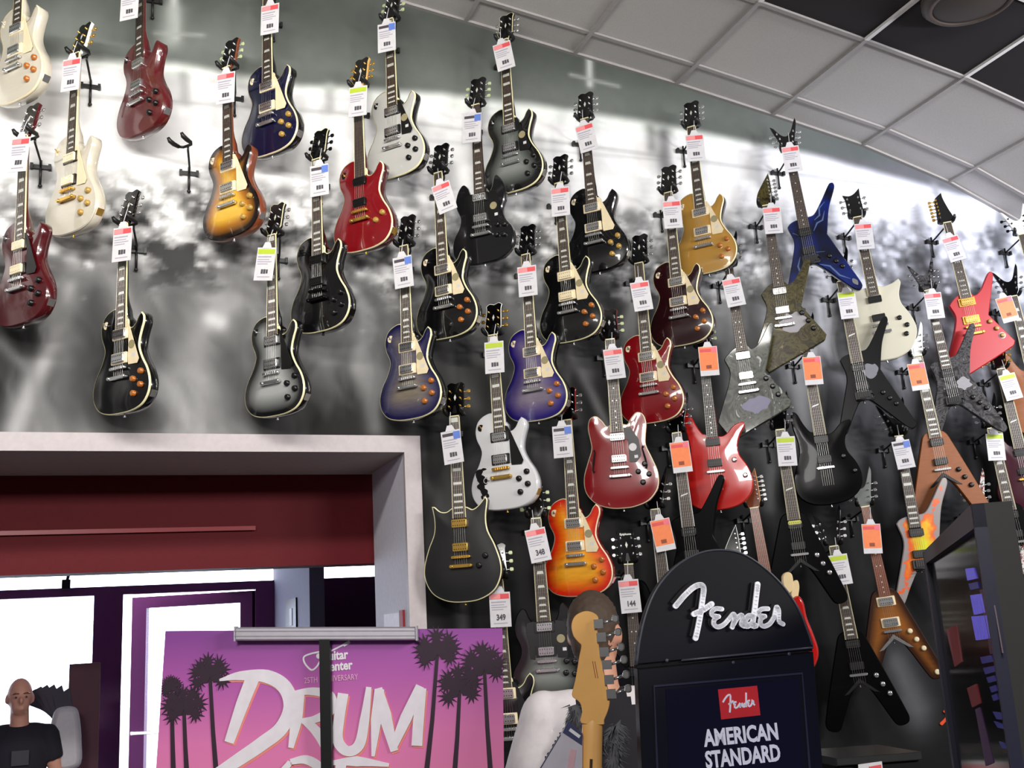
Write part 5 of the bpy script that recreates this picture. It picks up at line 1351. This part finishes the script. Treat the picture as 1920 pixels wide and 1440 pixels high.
q = pl4(1462, 1094); obj('tuner', MB().tube([(q[0] - .004, 0, q[1]), (q[0] + .008, 0, q[1])], .004, 8).ball((q[0] - .005, 0, q[1]), .006, 8, 6), CHROME, hs)
obj('stand_rod', MB().tube([(0, .03, 0), (0, .03, -pl4.o.z)], .012, 8), SATIN, rg_)

# wide flat screen seen edge-on at the right
A_ = atd(1742, 1035, 2.1)
r_ = Vector(ray(1845, 943)); B_ = Vector(CAM) + r_ * ((A_.z - CAM[2]) / r_.z)
du = (B_ - A_); wdt = du.length; du.normalize()
Mx = basis(A_, du, Vector((0, 0, 1)).cross(du), Vector((0, 0, 1)))
scn = thing('display_screen', 'big black framed screen with violet lettering at the right edge', 'screen', Mx)
HT = A_.z - .35
obj('casing', MB().b2((0, 0, -HT), (wdt, .026, 0)), mat('screen_casing', (34, 33, 33), .6), scn)
BZ = mat('screen_bezel', (30, 32, 54), .4)
for p, q in (((0, -.012, -.024), (wdt, 0, 0)), ((0, -.012, -HT), (wdt, 0, -HT + .08))): obj('bezel', MB().b2(p, q), BZ, scn)
for x0, x1 in ((0, .07), (wdt - .012, wdt)): obj('bezel', MB().b2((x0, -.012, -HT), (x1, 0, 0)), BZ, scn)
gp = obj('glass', MB().b2((.07, -.004, -HT + .08), (wdt - .012, 0, -.024)), mat('screen_glass', (5, 5, 8), .12, spec=.2), scn)
# vertices of the traced patches of light
nrm = Vector((0, 0, 1)).cross(du)


def onscr(px, py):
    r = Vector(ray(px, py)); c = Vector(CAM); t = (A_ - c).dot(nrm) / r.dot(nrm); p = c + r * t - A_
    return (p.dot(du), p.z)


VIO = mat('screen_violet', (90, 84, 190), .5, emit=(104, 96, 214), estr=.55); REDL = mat('screen_red', (110, 40, 44), .5, emit=(110, 44, 50), estr=.3); BLUL = mat('screen_blue', (40, 44, 110), .5, emit=(44, 50, 130), estr=.3)
for quad, mt in [(((1818, 1066), (1834, 1064), (1840, 1084), (1822, 1088)), VIO), (((1824, 1094), (1842, 1090), (1845, 1102), (1828, 1106)), BLUL),
                 (((1846, 1232), (1868, 1228), (1873, 1240), (1850, 1244)), BLUL), (((1852, 1252), (1874, 1248), (1878, 1258), (1856, 1264)), BLUL), (((1858, 1270), (1874, 1266), (1878, 1276), (1862, 1280)), BLUL),
                 (((1864, 1288), (1876, 1284), (1880, 1294), (1868, 1298)), BLUL), (((1868, 1304), (1878, 1300), (1882, 1310), (1872, 1314)), BLUL), (((1870, 1334), (1886, 1336), (1894, 1350), (1878, 1348)), BLUL),
                 (((1872, 1352), (1890, 1358), (1898, 1368), (1880, 1364)), BLUL), (((1882, 1390), (1892, 1394), (1898, 1404), (1888, 1402)), BLUL), (((1780, 1180), (1800, 1172), (1810, 1240), (1796, 1250)), REDL),
                 (((1820, 1290), (1838, 1282), (1846, 1318), (1830, 1326)), REDL), (((1836, 1330), (1844, 1326), (1870, 1430), (1856, 1436)), mat('screen_mauve', (70, 50, 76), .5, emit=(74, 54, 84), estr=.25)),
                 (((1846, 1106), (1868, 1100), (1890, 1224), (1866, 1226)), mat('screen_plum', (48, 18, 34), .5, emit=(50, 18, 36), estr=.4))]:
    pts = [onscr(*q) for q in quad]; obj('screen_print', MB().prism(pts if area2(pts) > 0 else pts[::-1], -.0052, -.004, 0, False), mt, scn)
for (x0, y0, x1, y1, nb) in ((1828, 1116, 1852, 1152, 5), (1830, 1156, 1868, 1200, 7)):
    for i in range(nb):
        f0 = i / nb; xx = x0 + (x1 - x0) * f0; ww = (x1 - x0) / nb * .66
        sl = (y1 - y0) * .22
        quad = [(xx, y0 - 3 * f0), (xx + ww, y0 - 3 * f0 - 1), (xx + ww + sl * .9, y1 - 5 * f0), (xx + sl * .9, y1 - 5 * f0)]
        pts = [onscr(*q) for q in quad]; obj('screen_lettering', MB().prism(pts if area2(pts) > 0 else pts[::-1], -.0056, -.004, 0, False), VIO, scn)
# the screen lights what stands before it
sl_ = area('screen_glow', A_ + du * wdt * .5 + Vector((0, 0, -.45)) - nrm * .02, A_ + du * wdt * .5 + Vector((0, 0, -.45)) - nrm, wdt * .7, .6, .9, (.25, .28, 1.))
obj('screen_stand', MB().b2((.3, .005, -A_.z), (wdt - .3, .025, -HT)), SATIN, scn)

# low shelf edge and label at the lower right, orange sticker
pl5 = Plane(1640, 1425, 3.6, YAW - .25)
sh_ = thing('display_shelf', 'dark shelf edge at the bottom right under the black guitars', 'shelf', pl5.M)
q0, q1 = pl5(1562, 1424), pl5(1722, 1412)
obj('rail', MB().prism([(q0[0], q0[1] - .02), (q1[0], q1[1] - .02), (q1[0], q1[1] + .006), (q0[0], q0[1] + .006)], -.02, .25, .003, False), mat('shelf_metal', (56, 58, 58), .35, .6), sh_)
obj('panel', MB().b2((q0[0], .0, -1.0), (q1[0], .25, q0[1] - .02)), MATTE, sh_)
lb_ = obj('price_strip', MB().prism(pl5.many([(1602, 1432), (1646, 1426), (1650, 1460), (1604, 1466)]), -.024, -.021, 0, False), PAPER, sh_)
obj('price_strip_print', MB().prism(pl5.many([(1622, 1436), (1644, 1432), (1646, 1448), (1624, 1452)]), -.026, -.0235, 0, False), TRED, lb_)
pl6 = Plane(1780, 1345, 4.0, 0); pl6.o = at(1780, 1345, -.006); pl6.M = basis(pl6.o, pl6.u, pl6.n, pl6.v)
tag(obj('hanging_sticker', MB().prism(srt(pl6, [(1768, 1334), (1778, 1328), (1789, 1328), (1790, 1342), (1784, 1350), (1774, 1352), (1766, 1360), (1762, 1356), (1770, 1348), (1774, 1340)]), -.004, .004, .001), mat('sticker_orange', (232, 78, 34), .5)), 'small orange-red cut-out left of the screen', 'cut-out').matrix_world = pl6.M

# ------------------------------------------------------------------ people


def remesh(mb, name, vox=.012, sm=4):
    o = bpy.data.objects.new('tmp', mb.mesh('tmp')); COL.objects.link(o)
    r = o.modifiers.new('r', 'REMESH'); r.mode = 'VOXEL'; r.voxel_size = vox
    s = o.modifiers.new('s', 'SMOOTH'); s.iterations = sm; s.factor = .5
    dg = bpy.context.evaluated_depsgraph_get(); dg.update()
    me = bpy.data.meshes.new_from_object(o.evaluated_get(dg)); me.name = name
    bpy.data.objects.remove(o)
    me.polygons.foreach_set('use_smooth', [True] * len(me.polygons))
    return me


def loft(mb, secs, n=20):
    """secs: (z, cx, cy, rx, ry)"""
    vs = []; fs = []
    for z, cx, cy, rx, ry in secs:
        for k in range(n):
            a = 2 * math.pi * k / n; vs.append((cx + rx * math.cos(a), cy + ry * math.sin(a), z))
    for i in range(len(secs) - 1):
        for k in range(n):
            a = i * n + k; b = i * n + (k + 1) % n; fs.append((a, b, b + n, a + n))
    fs += [tuple(reversed(range(n))), tuple(range((len(secs) - 1) * n, len(secs) * n))]
    mb.add(vs, fs, True)


def person(label, base, face, h, skin, shirt, sleeve, trousers, hair=None, turn=0., arms=None, raglan=False, tilt=0.):
    k = h / 1.8
    p = thing('person', label, 'person', Matrix.Translation(base) @ Matrix.Rotation(face, 4, 'Z') @ Matrix.Scale(k, 4))
    T = Matrix.Translation((0, -.015, 1.60)) @ Matrix.Rotation(turn, 4, 'Z') @ Matrix.Rotation(tilt, 4, 'X')
    arms = arms or {-1: [(-.175, .01, 1.44), (-.235, .04, 1.18), (-.25, -.07, .95), (-.25, -.11, .86)], 1: [(.175, .01, 1.44), (.235, .04, 1.18), (.25, -.07, .95), (.25, -.11, .86)]}
    b = MB()
    hdm = MB()
    b.ball(T @ Vector((0, .012, .095)), (.076, .094, .108), 20, 14, T.to_3x3().to_4x4())
    b.ball(T @ Vector((0, -.022, .035)), (.058, .066, .072), 16, 10, T.to_3x3().to_4x4())
    b.ball(T @ Vector((0, -.098, .062)), (.014, .020, .026), 10, 8)          # nose
    b.ball(T @ Vector((0, -.084, .012)), (.026, .012, .012), 10, 8)          # mouth
    for s in (-1, 1): b.ball(T @ Vector((s * .079, .012, .070)), (.011, .02, .032), 10, 8)   # ears
    b.tube([(0, .012, 1.44), (0, .006, 1.52), T @ Vector((0, .01, .04))], [.066, .058, .056], 16)
    loft(b, [(.86, 0, 0, .155, .105), (1.0, 0, 0, .150, .10), (1.1, 0, 0, .145, .098), (1.25, 0, .002, .165, .108), (1.36, 0, .006, .172, .105), (1.43, 0, .01, .150, .085), (1.48, 0, .012, .085, .06)])
    for s in (-1, 1):
        A = arms[s]; b.tube(A[:3], [.056, .044, .028], 12); b.ball(A[0], .055, 12, 8); b.tube([(s * .03, .018, 1.47), (s * .09, .015, 1.46), A[0]], [.042, .048, .052], 12)
        w_, hd_ = Vector(A[2]), Vector(A[3]); d = (hd_ - w_).normalized(); sd = d.cross(Vector((s, 0, 0))).normalized()
        b.tube([w_, w_.lerp(hd_, .6), hd_], [.026, .034, .036], 10)
        for f in range(4):
            o = sd * (.024 - .016 * f); L_ = (.062, .072, .068, .052)[f]
            b.tube([hd_ + o, hd_ + o + d * L_ * .55, hd_ + o + d * L_ * .95 + Vector((-s * .012, 0, 0))], [.0095, .009, .007], 6)
        b.tube([w_.lerp(hd_, .5) + sd * .02, w_.lerp(hd_, .9) + sd * .052, hd_ + sd * .058 + d * .02], [.012, .010, .008], 6)
        b.tube([(s * .085, 0, .90), (s * .095, -.01, .5), (s * .10, .02, .09)], [.088, .058, .040], 12)
        b.tube([(s * .10, .03, .045), (s * .10, -.15, .035)], [.045, .036], 10)
    bo = remesh(b, 'body', .010, 3); obj('body', bo, skin, p)
    for s in (-1, 1):
        ey = obj('eye', MB().ball(T @ Vector((s * .031, -.079, .085)), .0085, 10, 8), mat('eye_white', (150, 140, 136), .4), p); obj('iris', MB().ball(T @ Vector((s * .031, -.0872, .085)), .0052, 8, 6), BLKK, ey)
        obj('eyebrow', MB().tube([T @ Vector((s * .015, -.092, .107)), T @ Vector((s * .032, -.092, .112)), T @ Vector((s * .05, -.080, .107))], .004, 6), hair[0] if hair else MAHOG, p)
    if hair:
        hm = MB(); hm.ball(T @ Vector((0, .018, .104)), (.079, .093, .103), 22, 14, T.to_3x3().to_4x4()); hm.ball(T @ Vector((0, .050, .045)), (.060, .050, .066), 16, 10)
        me = remesh(hm, 'hair', .009, 2)
        inv = T.inverted(); keepv = [((inv @ v.co).y > -.045 + max(0, .10 - (inv @ v.co).z) * .75) for v in me.vertices]
        rd2 = np.random.RandomState(3)
        for v in me.vertices: v.co = v.co + v.normal * float(rd2.uniform(-.0015, .003))
        import bmesh
        bm = bmesh.new(); bm.from_mesh(me); bm.verts.ensure_lookup_table()
        bmesh.ops.delete(bm, geom=[bm.verts[i] for i, q in enumerate(keepv) if not q], context='VERTS'); bm.to_mesh(me); bm.free()
        obj('hair', me, hair[0], p)
    c = MB()
    loft(c, [(.84, 0, 0, .172, .122), (1.0, 0, 0, .166, .116), (1.1, 0, 0, .160, .112), (1.25, 0, .002, .178, .12), (1.36, 0, .006, .184, .117), (1.43, 0, .01, .162, .097), (1.485, 0, .012, .094, .072), (1.505, 0, .012, .07, .066)])
    for s in (-1, 1):
        A = arms[s]; c.ball(A[0], .066, 12, 8); c.tube([(s * .03, .018, 1.47), (s * .09, .015, 1.465), A[0]], [.05, .056, .06], 12)
        end = Vector(A[1]).lerp(Vector(A[2]), .55) if raglan else Vector(A[0]).lerp(Vector(A[1]), .62)
        c.tube([A[0], A[1], end] if raglan else [A[0], end], [.068, .058, .046] if raglan else [.07, .066], 14)
    me = remesh(c, 'shirt', .011, 5)
    me.materials.append(shirt); me.materials.append(sleeve)
    if raglan:
        for f in me.polygons:
            x, y, z = f.center
            lim = min(.07 + max(0, 1.50 - z) * .65, .182)
            f.material_index = 1 if abs(x) > lim else 0
    o = bpy.data.objects.new('shirt', me); COL.objects.link(o); o.parent = p
    d = MB(); loft(d, [(.80, 0, 0, .165, .118), (.9, 0, 0, .172, .12), (.98, 0, 0, .160, .112)])
    for s in (-1, 1): d.tube([(s * .088, 0, .9), (s * .097, -.008, .5), (s * .102, .02, .08)], [.1, .074, .066], 12)
    obj('trousers', remesh(d, 'trousers', .014, 3), trousers, p)
    return p


SKIN1 = mat('skin_one', (206, 150, 124), .5); SKIN2 = mat('skin_two', (196, 140, 122), .5)
JEAN = mat('blue_jeans', (52, 60, 84), .85); TBL = mat('shirt_black', (28, 26, 32), .9); TWH = mat('shirt_white', (226, 220, 222), .85)
HAIR = mat('hair_brown', (74, 58, 46), .7, noise=(90, .35))
d1 = 3.35
tp = atd(1112, 1108, d1)
person('man from behind in white-sleeved black raglan shirt with brown hair', (tp.x, tp.y, 0), math.pi - YAW + .06, tp.z - .005, SKIN1, TBL, TWH, JEAN, [HAIR], turn=-.45, raglan=True,
       arms={-1: [(-.175, .0, 1.455), (-.27, -.03, 1.17), (-.20, -.24, 1.06), (-.14, -.32, 1.06)], 1: [(.175, .0, 1.455), (.285, -.03, 1.17), (.20, -.22, 1.05), (.14, -.30, 1.05)]})
tp = atd(40, 1272, 6.2)
person('bald man in dark printed shirt in the lobby at the lower left', (tp.x, tp.y, 0), -.1, tp.z, SKIN2, mat('shirt_navy', (20, 18, 30), .9), mat('shirt_navy', (20, 18, 30), .9), JEAN, None, turn=.25)
pn = at(36, 1400, tp.y - .14)
o_ = bpy.data.objects
chest = obj('shirt_print', MB().box((0, 0, 0), (.09, .004, .08)), mat('print_grey_shirt', (52, 50, 58), .8)); chest.location = (tp.x + .02, tp.y - .118, tp.z * .73)
per = [q for q in SC.objects if q.name.startswith('person')][-1]
chest.parent = per; chest.matrix_parent_inverse = per.matrix_world.inverted()
# lobby rack with hanging bags behind him
rk = at(135, 1300, 2.6)
t = thing('merchandise_rack', 'dark merchandise rack with leaves of stock beside the bald man', 'rack', Matrix.Translation((rk.x, 2.6, 0)))
obj('post', MB().tube([(.12, 0, 0), (.12, 0, 1.62)], .02, 8), SATIN, t); obj('base', MB().b2((-.25, -.2, 0), (.25, .2, .04)), SATIN, t)
obj('panel', MB().b2((-.02, -.02, .8), (.16, .02, 1.66)), mat('rack_maroon', (70, 22, 40), .6), t)
for i in range(7):
    a = R_(100 + i * 9); obj('stock_sheet', MB().prism([(-.02, 1.15 + .03 * i), (-.02 + .3 * math.cos(a) - .03, 1.15 + .03 * i + .32 * math.sin(a)), (-.02 + .3 * math.cos(a) + .06, 1.17 + .03 * i + .36 * math.sin(a)), (.05, 1.16 + .03 * i)], -.03 + .008 * i, -.026 + .008 * i, 0, False), mat('stock_dark', (40, 32, 52), .6), t)
tag(obj('plastic_bag', MB().prism(smooth_outline([(-8, 0), (8, 0), (9, 14), (7, 30), (4, 34), (-4, 34), (-7, 30), (-9, 14)]), -.05, .05, .03), mat('bag_grey', (176, 172, 180), .35)), 'pale grey bag on the rack in the lobby', 'bag').location = at(120, 1440, 2.35)
